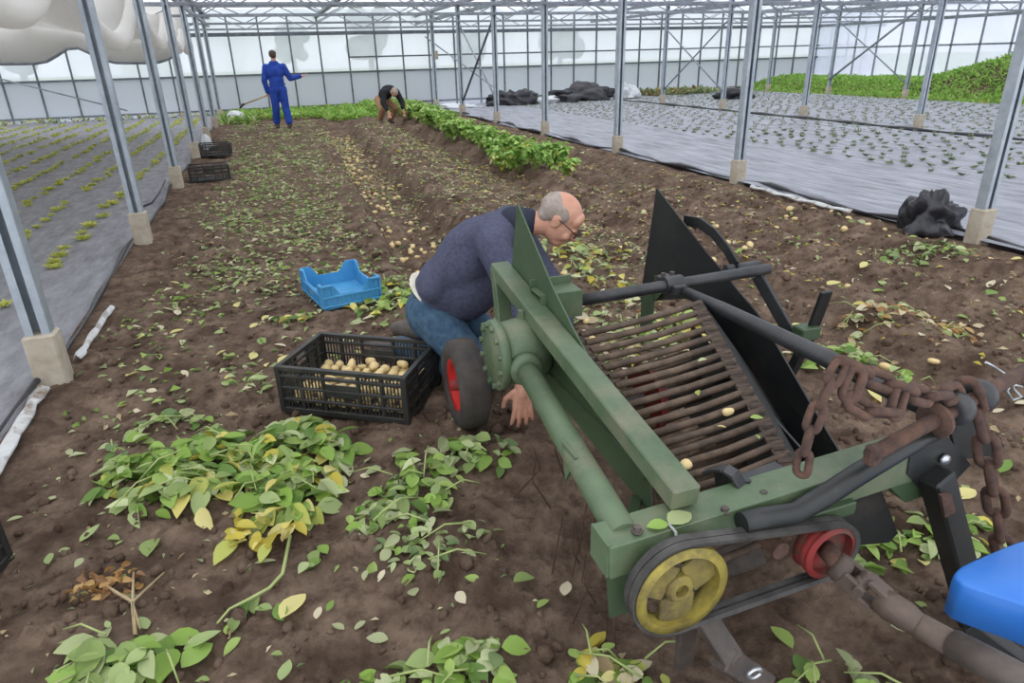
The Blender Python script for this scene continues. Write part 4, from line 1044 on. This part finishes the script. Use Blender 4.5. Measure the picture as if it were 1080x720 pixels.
# ================================================================== LEAVES AND PLANTS
PAL = dict(
    fresh=[srgb(138, 170, 76), srgb(152, 184, 92), srgb(120, 152, 70), srgb(168, 194, 106), srgb(104, 136, 66)],
    pale=[srgb(170, 188, 126), srgb(190, 202, 148), srgb(156, 176, 112), srgb(202, 210, 164), srgb(144, 164, 98)],
    wilt=[srgb(136, 156, 106), srgb(112, 136, 88), srgb(156, 168, 122), srgb(172, 178, 136), srgb(124, 134, 94)],
    yellow=[srgb(214, 200, 92), srgb(222, 210, 122), srgb(200, 184, 78), srgb(226, 216, 146), srgb(186, 192, 100)],
    brown=[srgb(186, 144, 88), srgb(160, 120, 76), srgb(200, 164, 108), srgb(140, 106, 74)],
    straw=[srgb(196, 178, 140), srgb(210, 196, 160), srgb(176, 156, 118), srgb(216, 206, 176)],
    seed=[srgb(190, 196, 92), srgb(206, 208, 112), srgb(176, 186, 84), srgb(212, 212, 128)],
    young=[srgb(126, 142, 104), srgb(142, 154, 116), srgb(112, 128, 96), srgb(152, 160, 126)],
    bank=[srgb(150, 192, 92), srgb(164, 204, 106), srgb(130, 174, 82), srgb(178, 206, 116)])
def pick(w):
    k = random.choices(list(w), list(w.values()))[0]; c = random.choice(PAL[k]); j = random.uniform(.88, 1.12)
    return (c[0]*j, c[1]*j, c[2]*j, 1)
def leaf(b, base, d, up, L, w, fold=.25, droop=.2, col=(0, .5, 0, 1), lo=False):
    d = Vector(d).normalized(); up = Vector(up); sx = d.cross(up)
    if sx.length < 1e-4: sx = Vector((1, 0, 0))
    sx.normalize(); up = sx.cross(d); B = Vector(base)
    pt = lambda t, s_, h: B+d*L*t+sx*w*s_+up*(h*w-droop*L*t*t)
    if lo:
        b.add([pt(0, 0, 0), pt(.45, -.5, fold), pt(1, 0, 0), pt(.45, .5, fold)], [(0, 1, 2), (0, 2, 3)], False, col); return
    st = ((.0, .0), (.10, .24), (.28, .46), (.5, .5), (.72, .38), (.9, .16), (1, 0))
    vs = [pt(t, 0, 0) for t, q in st]+[pt(t, -q, fold*q*2) for t, q in st[1:6]]+[pt(t, q, fold*q*2) for t, q in st[1:6]]
    fs = [(0, 7, 1), (0, 1, 12), (5, 11, 6), (5, 6, 16)]
    for i in range(1, 5): fs += [(i, 6+i, 7+i, i+1), (i, i+1, 12+i, 11+i)]
    b.add(vs, fs, True, col)
def rdir(tilt): 
    a = random.random()*2*PI; return Vector((math.cos(a), math.sin(a), tilt))
def rup(s_): return Vector((random.gauss(0, s_), random.gauss(0, s_), 1))

# ---- cut haulm pile in front of the crate
def pile(name, lb, spots, n, pal, Ls, hgt, stems=12, cat='plant pile', yel=None):
    cx = sum(s_[0] for s_ in spots)/len(spots); cy = sum(s_[1] for s_ in spots)/len(spots)
    r = empty(name, (cx, cy, 0), lb, cat)
    b = MB(); by = MB()
    for i in range(n):
        x0, y0, rx, ry, h = random.choices(spots, [s_[2]*s_[3] for s_ in spots])[0]
        q_ = math.sqrt(random.random()); a = random.random()*2*PI
        x = x0+rx*q_*math.cos(a); y = y0+ry*q_*math.sin(a); z = gz(x, y)+h*(1-q_*q_)*random.uniform(.35, 1.0)+.012
        col = pick(pal); L = random.uniform(*Ls)
        leaf(b, (x, y, z), rdir(random.uniform(-.35, .25)), rup(.45), L, L*random.uniform(.5, .68), random.uniform(.05, .35), random.uniform(0, .35), col)
    b.build('green_leaves', M['leaf'], r)
    if yel:
        for (x0, y0, rx, ry, k, pl) in yel:
            for i in range(k):
                q_ = math.sqrt(random.random()); a = random.random()*2*PI; x = x0+rx*q_*math.cos(a); y = y0+ry*q_*math.sin(a); L = random.uniform(*Ls)
                leaf(by, (x, y, gz(x, y)+.03+hgt*.6*random.random()*(1-q_)), rdir(random.uniform(-.3, .2)), rup(.4), L, L*.58, .2, .2, pick(pl))
        by.build('yellow_leaves', M['leaf'], r)
    for i in range(stems//2):
        x0, y0, rx, ry, h = random.choice(spots); a = random.random()*2*PI; q_ = .9*random.random()**.5
        p = Vector((x0+rx*q_*math.cos(a), y0+ry*q_*math.sin(a), 0)); p.z = gz(p.x, p.y)+h*(1-q_*q_)*.9+.02
        d = rdir(0)*random.uniform(.08, .2); e = p+d; e.z = gz(e.x, e.y)+.03+h*.4*random.random(); mid = (p+e)/2+Vector((0, 0, .03))
        b = MB(); b.tube([p, mid, e], [.0036, .003, .002], 6); b.build('stem', M['stem'], r)
    return r
pile('haulm_pile', 'big heap of cut green potato haulm in front of the black crate',
     [(-.42, 2.62, .26, .22, .13), (-.10, 2.55, .24, .22, .15), (-.62, 2.58, .2, .15, .08), (-.15, 2.28, .16, .2, .09), (-.50, 2.42, .2, .12, .09)], 560,
     dict(fresh=6, pale=4, yellow=1), (.06, .115), .1, 40, yel=[(-.22, 2.08, .10, .16, 30, dict(yellow=1)), (-.42, 2.35, .16, .1, 16, dict(yellow=1, pale=.5)), (-.02, 2.33, .1, .12, 12, dict(yellow=1, pale=1))])
pile('haulm_pile', 'green haulm lying at the bottom left corner of the picture', [(-.66, 1.60, .14, .11, .06), (-.54, 1.55, .14, .11, .06), (-.68, 1.48, .14, .1, .06)], 85, dict(fresh=3, pale=5), (.06, .11), .05, 12)
pile('haulm_pile', 'green haulm at the bottom edge left of the yellow pulley', [(.22, 1.27, .13, .08, .05), (.05, 1.27, .13, .07, .04), (.32, 1.24, .08, .08, .04)], 80, dict(fresh=3, pale=4, wilt=1), (.045, .085), .05, 10)
pile('haulm_pile', 'wilted green haulm between the heap and the digger wheel', [(.42, 2.28, .2, .14, .06), (.62, 2.25, .14, .12, .06), (.30, 2.05, .14, .18, .04)], 150, dict(fresh=3, pale=3, wilt=2), (.05, .09), .05, 14)
pile('haulm_pile', 'shredded green haulm strip right of the big heap', [(.24, 1.86, .10, .14, .03), (.30, 1.72, .14, .08, .03), (.14, 2.0, .1, .1, .03), (.42, 1.75, .1, .07, .03)], 110, dict(pale=4, wilt=3, fresh=1), (.03, .065), .03, 12)
pile('haulm_pile', 'torn leaves left of the crate beside the big heap top', [(-.62, 3.02, .14, .12, .03), (-.75, 2.85, .12, .1, .03)], 45, dict(fresh=3, pale=2, wilt=2), (.05, .09), .03, 8)
pile('haulm_pile', 'yellow and green wilted haulm right of the black moldboard', [(2.10, 3.05, .26, .22, .07), (2.28, 2.85, .15, .12, .05)], 110, dict(yellow=4, pale=4, fresh=2), (.06, .10), .05, 14)
pile('haulm_pile', 'long wilted haulm trail behind the arch guard', [(2.0, 3.9, .2, .4, .05), (1.95, 4.5, .2, .35, .05), (2.25, 4.7, .15, .3, .04)], 150, dict(yellow=4, pale=4, wilt=2), (.05, .09), .05, 24)
pile('haulm_pile', 'greenish haulm beside the foot of the nearest right post', [(4.45, 3.75, .25, .2, .04), (4.75, 3.6, .2, .2, .04)], 100, dict(wilt=4, pale=3, fresh=1), (.05, .09), .03, 14)
pile('haulm_pile', 'green haulm scrap on the ridge right of the depth lever', [(2.55, 2.35, .22, .10, .05), (2.75, 2.15, .1, .1, .04)], 60, dict(fresh=4, pale=3), (.05, .08), .03, 8)
pile('haulm_pile', 'dry orange and green haulm on the ridge at far right', [(3.25, 2.75, .28, .16, .05), (3.6, 2.6, .2, .15, .04)], 110, dict(brown=5, straw=3, pale=2, yellow=1), (.05, .08), .04, 20)
pile('haulm_pile', 'green haulm on the soil between tractor arm and front beam', [(1.66, 1.28, .16, .16, .05), (1.95, 1.2, .14, .12, .05)], 90, dict(fresh=4, pale=3, yellow=1), (.05, .08), .03, 8)
pile('haulm_pile', 'leafy scrap around the blue tray', [(.55, 4.2, .22, .2, .05), (.70, 4.5, .14, .2, .04), (.02, 4.2, .12, .12, .03)], 130, dict(fresh=3, yellow=2, pale=4), (.05, .09), .04, 12)
pile('haulm_pile', 'pale cut haulm between tray and moldboard, behind the kneeling man', [(1.55, 3.5, .25, .2, .04), (1.75, 3.1, .18, .2, .04), (1.6, 2.8, .15, .2, .03)], 130, dict(pale=4, straw=3, wilt=2), (.05, .09), .03, 18)
pile('haulm_pile', 'green and yellow haulm at the bottom right of the pulley', [(.62, 1.18, .1, .08, .04), (.72, 1.12, .08, .06, .03)], 40, dict(fresh=3, yellow=3, straw=2), (.04, .08), .03, 10)
pile('haulm_pile', 'green sprigs on dark soil below the red pulley', [(1.18, .92, .12, .1, .03), (1.28, .80, .1, .06, .03)], 26, dict(fresh=3, wilt=2), (.05, .09), .03, 12)

# withered orange sprig and lone leaves
r = empty('withered_sprig', (-.62, 1.86, 0), 'withered orange potato sprig on bare soil above the bottom left haulm', 'plant')
b = MB()
for i in range(60):
    a = random.random()*6.28; q_ = random.random()**.5*.09; x = -.68+q_*math.cos(a); y = 1.94+q_*.8*math.sin(a); L = random.uniform(.018, .036)
    leaf(b, (x, y, gz(x, y)+.01+.04*random.random()), rdir(random.uniform(-.3, .5)), rup(.9), L, L*.6, .5, .5, pick(dict(brown=1)))
b.build('dry_leaves', M['leaf'], r)
b = MB()
for e in ((-.68, 1.93), (-.72, 1.98), (-.61, 1.98), (-.52, 1.95), (-.55, 1.70), (-.63, 1.9)):
    b.tube([(-.56, 1.68, .04), (-.58, 1.80, .06), (e[0], e[1], gz(*e)+.03)], [.006, .005, .003], 6)
b.build('stalks', M['drystem'], r)

lm = []
for k in range(8):
    b = MB(); leaf(b, (-.5, 0, 0), (1, 0, 0), (0, 0, 1), 1, random.uniform(.48, .62), random.uniform(.05, .3), random.uniform(-.1, .2), pick([dict(pale=1), dict(fresh=1), dict(yellow=1), dict(wilt=1), dict(straw=1), dict(fresh=1), dict(brown=1), dict(pale=1)][k]))
    o = b.build('fallen_leaf', M['leaf']); lm.append(o.data); bpy.data.objects.remove(o)
def lone(px, py, k, L, lb, ang=None, grp=None):
    p = at(px, py, Z=.0); o = bpy.data.objects.new('fallen_leaf', lm[k]); COL.objects.link(o)
    p.z = gz(p.x, p.y); p = at(px, py, Z=p.z); o.location = (p.x, p.y, gz(p.x, p.y)+.014); o.scale = (L, L, L)
    o.rotation_euler = (random.uniform(-.2, .2), random.uniform(-.2, .2), random.random()*6.28 if ang is None else ang)
    tag(o, lb, 'leaf', grp); return o
lone(160, 577, 0, .11, 'single upright green leaf on bare soil at lower left', 1.45)
lone(96, 566, 7, .085, 'single pale green leaf left of the upright one at lower left', .8)
lone(310, 643, 2, .12, 'large yellow-green leaf on soil below the big haulm heap', .9)
lone(297, 650, 5, .09, 'green leaf beside the large yellow-green leaf', 1.7)
lone(213, 683, 1, .07, 'dark green leaf right of the bottom left haulm', 1.2)
lone(302, 711, 7, .07, 'whitish leaf at the bottom edge of the picture', 1.2)
lone(349, 642, 5, .04, 'small green leaf right of the large yellow-green leaf')
lone(273, 402, 7, .10, 'pale leaf just left of the black crate', .1)
lone(284, 412, 0, .08, 'second pale leaf just left of the black crate', .5)
lone(553, 614, 0, .08, 'pale green leaf on soil left of the large pulley', .2)
lone(597, 622, 4, .07, 'straw coloured leaf on soil left of the large pulley', 1.0)
lone(573, 640, 1, .05, 'small green leaf between pulley and bottom haulm', .4)
lone(823, 678, 1, .09, 'green leaf on dark soil under the drive belt', 1.6)
lone(1018, 525, 2, .10, 'yellow leaf on soil right of the hitch plate', .1)
lone(1060, 492, 5, .09, 'slim green leaf near the heavy chain', .3)
lone(878, 302, 2, .12, 'yellow leaf on soil beside the depth lever', -.2)
lone(930, 300, 7, .10, 'pale green leaf right of the depth lever', .6)
lone(1045, 312, 5, .13, 'green leaf on the ridge at the right edge', .2)
lone(995, 352, 0, .11, 'bluish green leaf near potatoes at far right', 1.2)
lone(548, 292, 1, .09, 'green leaf below the kneeling man\'s chin', .3)
o_ = at(705, 553, Z=.56); b = MB()
leaf(b, (o_.x, o_.y, .562), (1, .25, .02), (0, 0, 1), .07, .05, .1, .05, pick(dict(pale=1))); leaf(b, (o_.x, o_.y, .562), (-1, .2, .02), (0, 0, 1), .05, .035, .1, .05, pick(dict(fresh=1)))
b.tube([(o_.x, o_.y, .562), (o_.x+.005, .985, .555), (o_.x+.008, .975, .50)], .0035, 6); tag(b.build('leaf_sprig', M['leaf']), 'pale leaf with stalk lying on the front beam', 'leaf')

for px, py in ((752, 352), (668, 372), (745, 385), (790, 447), (735, 418), (765, 458), (700, 338), (800, 470)):
    p = at(px, py, Z=.66 if py < 400 else .58); L = random.uniform(.02, .04); b = MB(); leaf(b, (p.x, p.y, p.z+.02), rdir(.1), rup(.3), L, L*.5, .2, .1, pick(dict(fresh=1, yellow=1, pale=1)))
    tag(b.build('leaf_scrap', M['leaf']), 'small leaf scrap caught on the earthy bars of the web', 'leaf', 'leaf scraps on the bar web')
# long stalk with leaves in the middle foreground
r = empty('cut_stalk', at(265, 625, Z=0), 'long bent potato stalk trailing from the yellow end of the big heap', 'plant')
b = MB(); pts = [at(px, py, Z=.03) for px, py in ((306, 565), (298, 605), (284, 620), (262, 632), (242, 642), (229, 657))]; b.tube(pts, [.006, .006, .0055, .005, .004, .003], 7); b.build('stalk', M['stem'], r)
b = MB()
for px, py in ((330, 580), (338, 588), (325, 595), (345, 582), (258, 634), (268, 628), (275, 640), (247, 650), (242, 658), (288, 645)):
    p = at(px, py, Z=.02); L = random.uniform(.04, .07); leaf(b, (p.x, p.y, gz(p.x, p.y)+.02), rdir(.05), rup(.3), L, L*.6, .2, .1, pick(dict(fresh=2, pale=2, yellow=.5)))
b.build('leaves', M['leaf'], r)

# ---- strewn individual leaves near the camera
def near_leaf(n, x0, x1, y0, y1, ks, L0, L1):
    for i in range(n):
        x = random.uniform(x0, x1); y = random.uniform(y0, y1); L = random.uniform(L0, L1)
        if (.52 < x < 1.5 and 1.0 < y < 2.4): continue
        o = bpy.data.objects.new('fallen_leaf', lm[random.choice(ks)]); COL.objects.link(o)
        o.location = (x, y, gz(x, y)+.010); o.scale = (L, L, L); o.rotation_euler = (random.uniform(-.4, .4), random.uniform(-.4, .4), random.random()*6.28)
        tag(o, 'loose potato leaf strewn on the brown soil', 'leaf', 'leaves strewn on the soil')
near_leaf(60, -1.1, .6, 1.4, 3.2, [0, 1, 3, 4, 7, 3], .03, .07)
near_leaf(90, -1.0, .5, 3.2, 5.5, [0, 1, 3, 4, 7, 2], .05, .09)
near_leaf(80, 1.9, 5.0, 1.3, 5, [0, 1, 2, 3, 4, 6, 7], .05, .10)
near_leaf(30, .35, 1.9, .85, 1.9, [1, 3, 0], .03, .06)

# ---- litter beyond counting
def litter(name, lb, regs, m_='leaf'):
    b = MB()
    for (x0, x1, y0, y1, n, pal, L0, L1, cl) in regs:
        cs = [(random.uniform(x0, x1), y0+(y1-y0)*random.random()) for _ in range(max(1, n//14))]
        for i in range(n):
            if cl and random.random() < cl:
                c = random.choice(cs); x = c[0]+random.gauss(0, .11); y = c[1]+random.gauss(0, .15)
            else: x = random.uniform(x0, x1); y = random.uniform(y0, y1)
            if .55 < x < 1.42 and 1.0 < y < 2.3: continue
            if -.18 < x < .62 and 2.6 < y < 3.25: continue
            if x < -1.18 or x > 5.25: continue
            L = random.uniform(L0, L1)
            leaf(b, (x, y, gz(x, y)+.008), rdir(random.uniform(-.1, .35)), rup(.5), L, L*random.uniform(.3, .6), .3, .15, pick(pal), True)
    o = b.build(name, M[m_]); o['kind'] = 'stuff'; o['label'] = lb; o['category'] = 'leaf litter'; return o
A = dict(pale=6, wilt=2, fresh=1, straw=2); Bq = dict(straw=4, wilt=3, pale=3, yellow=1); Cc = dict(straw=4, brown=2, pale=3, yellow=2)
litter('leaf_litter', 'chopped pale green leaf litter over the trodden soil of the left aisle',
       [(-1.05, .9, 3.2, 5.5, 620, dict(pale=4, wilt=3, fresh=2, straw=1), .025, .075, .75), (-.7, .6, 5, 9, 1300, A, .035, .085, .75), (-1.0, .9, 5, 9, 350, A, .03, .08, .5), (-.7, .9, 9, 14, 1250, A, .04, .10, .7), (-.8, 1.2, 14, 20, 800, A, .05, .12, .6),
        (-1.1, .7, 1.4, 3.2, 260, dict(wilt=3, pale=2, straw=2), .012, .035, .5)])
litter('leaf_litter', 'straw coloured and pale litter over the dug ridges behind the digger',
       [(1.35, 2.9, 4.2, 9, 1500, Bq, .03, .075, .6), (1.5, 3.0, 9, 17, 1500, Bq, .04, .10, .5), (.75, 1.5, 6, 17, 420, Bq, .03, .08, .5), (1.05, 1.65, 9, 16.5, 700, dict(straw=5, pale=2, yellow=1), .04, .09, .8), (1.3, 2.0, 2.4, 4.2, 260, Bq, .025, .07, .5)])
litter('leaf_litter', 'mixed brown and green litter over the ridges on the right',
       [(2.0, 5.1, 1.2, 4, 620, Cc, .02, .06, .6), (2.2, 5.1, 4, 9, 1100, Cc, .03, .08, .65), (3.9, 5.0, 9, 21, 700, Cc, .04, .10, .5)])
# clods
b = MB()
for i in range(5200):
    x = random.uniform(-1.1, 5.1); y = .6+6.4*random.random()**1.3; rr_ = random.uniform(.006, .022)*(1 if random.random() < .9 else 1.8)
    R_ = Euler((random.random()*3, random.random()*3, random.random()*3)).to_matrix()
    if .55 < x < 1.42 and 1.0 < y < 2.3: continue
    b.ball((x, y, gz(x, y)+rr_*.2), (rr_, rr_*random.uniform(.6, 1), rr_*random.uniform(.5, .9)), R_, 6, 4)
o = b.build('soil_clods', soil); o['kind'] = 'stuff'; o['label'] = 'small clods of brown earth'; o['category'] = 'soil'

# ---- uncut row of potato plants
pm = []
def plant_proto(pal, n, h, w):
    r = empty('potato_plant', (0, 0, 0), 'leafy green potato plant standing in the uncut row', 'plant', 'plants of the uncut potato row')
    b = MB(); bs = MB()
    for k in range(8):
        a = random.random()*6.28; tip = Vector((math.cos(a)*w*random.uniform(.3, .9), math.sin(a)*w*random.uniform(.3, .9), h*random.uniform(.7, 1.05)))
        mid = tip*.5+Vector((0, 0, h*.12)); bs.tube([(0, 0, -.03), mid, tip], [.009, .007, .004], 6)
        for j in range(n//8):
            t = random.uniform(.3, 1.08); p = (mid*2*t if t < .5 else mid.lerp(tip, (t-.5)*2)); L = random.uniform(.06, .11)
            leaf(b, p, rdir(random.uniform(-.4, .4)), rup(.4), L, L*.58, .2, .35, pick(pal))
    b.build('foliage', M['leaf'], r); bs.build('stems', M['stem'], r); return r
protos = [plant_proto(dict(bank=6, fresh=3, pale=1), 230, .40, .32), plant_proto(dict(bank=6, fresh=3, yellow=.6), 210, .35, .30), plant_proto(dict(bank=4, fresh=2, yellow=1.5), 170, .30, .30)]
spots = []
y = 8.15
while y < 22.5:
    for xo in (-.22, .24):
        spots.append((3.32+.035*(y-8)+xo+random.uniform(-.1, .1), y+random.uniform(-.12, .12)))
    y += .40 if y < 14 else .55
first = [True]*3
for i, (x, y) in enumerate(spots):
    k = random.choices((0, 1, 2), (6, 4, 1.4))[0]; o = protos[k] if first[k] else copy_tree(protos[k]); first[k] = False
    if abs(x-gx3) < .3 and abs(y-gy3) < .4: x += .5
    o.location = (x, y, gz(x, y)); o.rotation_euler = (0, 0, random.random()*6.28); s_ = random.uniform(.85, 1.15); o.scale = (s_, s_, s_)
# weeds along the far wall and behind the plants
def tuft_mass(name, lb, regs, cat='weeds'):
    b = MB()
    for (x0, x1, y0, y1, n, pal, h, zf) in regs:
        for i in range(n):
            x = random.uniform(x0, x1); y = random.uniform(y0, y1); L = h*random.uniform(.5, 1.1); z = zf(x, y)
            leaf(b, (x, y, z+random.uniform(0, .4)*h), rdir(random.uniform(.3, 2.2)), rup(.3), L, L*random.uniform(.25, .5), .2, .35, pick(pal), True)
    o = b.build(name, M['leaf']); o['kind'] = 'stuff'; o['label'] = lb; o['category'] = cat
tuft_mass('weeds', 'bright green weeds growing along the foot of the far wall',
          [(-1.2, 5.2, 21.2, 24.6, 4200, dict(bank=6, fresh=2, yellow=.4), .20, lambda x, y: gz(x, y)), (1.6, 4.6, 19.6, 22, 1300, dict(bank=6, fresh=2), .22, lambda x, y: gz(x, y)), (-1.1, -.2, 19.8, 21.2, 160, dict(fresh=3, pale=2), .25, lambda x, y: gz(x, y))])
dk = dict(wilt=5, brown=1, pale=1)
tuft_mass('dry_weeds', 'dull weeds along the far wall behind the right bed',
          [(8.5, 20, 23.6, 24.8, 1500, dk, .2, lambda x, y: 0), (13.5, 16.5, 23.2, 24.6, 600, dk, .28, lambda x, y: 0), (-9, -1.4, 23.9, 24.8, 420, dict(wilt=3, seed=1, brown=.3), .16, lambda x, y: 0)])
# grassy bank on the right
def bank_h(x, y): return -.05+sstep(18.4, 20.2, x)*(.42+.95*(1-sstep(13.5, 18.5, y))*sstep(19, 21, x))+.1*fbm(x*1.1, y*1.1, 3)
bk = grid_mesh('floor_bank', spaced([(18.3, 22.4, .15)]), spaced([(9, 24.8, .2)]), bank_h, soil); struct(bk, 'earth bank under the grass at right', 'bank')
tuft_mass('grass', 'bright green grass and weeds covering the bank at right',
          [(18.45, 21.9, 10, 24.6, 15000, dict(bank=1), .17, lambda x, y: float(bank_h(np.array(x), np.array(y)))), (18.35, 19.3, 10, 23, 1800, dict(yellow=1, straw=1, bank=4), .15, lambda x, y: float(bank_h(np.array(x), np.array(y))))], 'grass')

# ---- seedlings in the two beds
def seed_mesh(pal, n, h):
    out = []
    for k in range(3):
        b = MB()
        for i in range(n):
            L = h*random.uniform(.6, 1.1); leaf(b, (random.gauss(0, .014), random.gauss(0, .014), 0), rdir(random.uniform(.5, 1.8)), rup(.3), L, L*.42, .2, .4, pick(pal), True)
        o = b.build('seedling', M['leaf']); out.append(o.data); bpy.data.objects.remove(o)
    return out
ys_ = seed_mesh(dict(seed=1), 28, .062); rs_ = seed_mesh(dict(young=1), 14, .062)
def seedling(x, y, ms, lb, grp, s_):
    o = bpy.data.objects.new('seedling', random.choice(ms)); COL.objects.link(o); o.location = (x, y, .025); o.rotation_euler = (0, 0, random.random()*6.28); o.scale = (s_, s_, s_)
    tag(o, lb, 'seedling', grp)
L_ = []
for k in range(13):
    x = -1.84-.50*k
    for y in np.arange(4.2, 23, .27): L_.append((x+random.gauss(0, .03), y+random.uniform(-.09, .09)))
def inview(x, y):
    v = Vector((x, y, -EYE+.05)); d = v.dot(FW)
    if d < .2: return False
    px, py = 540+F_PX*v.dot(RT)/d, 360-F_PX*v.dot(UP)/d
    return -5 < px < 1085 and 0 < py < 720
def merged(name, lb, pts, pal, n, h):
    b = MB()
    for x, y in pts:
        for i in range(n):
            L = h*random.uniform(.6, 1.1); leaf(b, (x+random.gauss(0, .03), y+random.gauss(0, .03), .025), rdir(random.uniform(.5, 1.8)), rup(.3), L, L*.42, .2, .4, pick(pal), True)
    o = b.build(name, M['leaf']); o['kind'] = 'stuff'; o['label'] = lb; o['category'] = 'seedling'
L_ = sorted([p for p in L_ if inview(*p) and random.random() < .93], key=lambda p: p[0]**2+p[1]**2)
for x, y in L_[:150]: seedling(x, y, ys_, 'small yellow-green seedling in a row on the left grey fabric', 'yellow-green seedlings of the left bed', random.uniform(.75, 1.35))
merged('seedlings_far', 'distant yellow-green seedling rows on the left grey fabric', L_[150:], dict(seed=1), 12, .085)
R_l = []
for x in list(np.arange(7.95, 11.5, .32))+list(np.arange(12.1, 18.2, .34)):
    for y in np.arange(3, 22.6, .36): R_l.append((x+random.gauss(0, .03), y+random.uniform(-.05, .05)+(.18 if int(x*100) % 2 else 0)))
R_l = sorted([p for p in R_l if inview(*p) and random.random() < .95], key=lambda p: p[0]**2+p[1]**2)
for x, y in R_l[:148]: seedling(x, y, rs_, 'small green seedling planted in the pale fabric of the right bed', 'green seedlings of the right bed', random.uniform(.8, 1.3))
merged('seedlings_far', 'distant green seedlings planted in the pale fabric of the right bed', R_l[148:], dict(young=1), 7, .07)
bpy.context.view_layer.update()
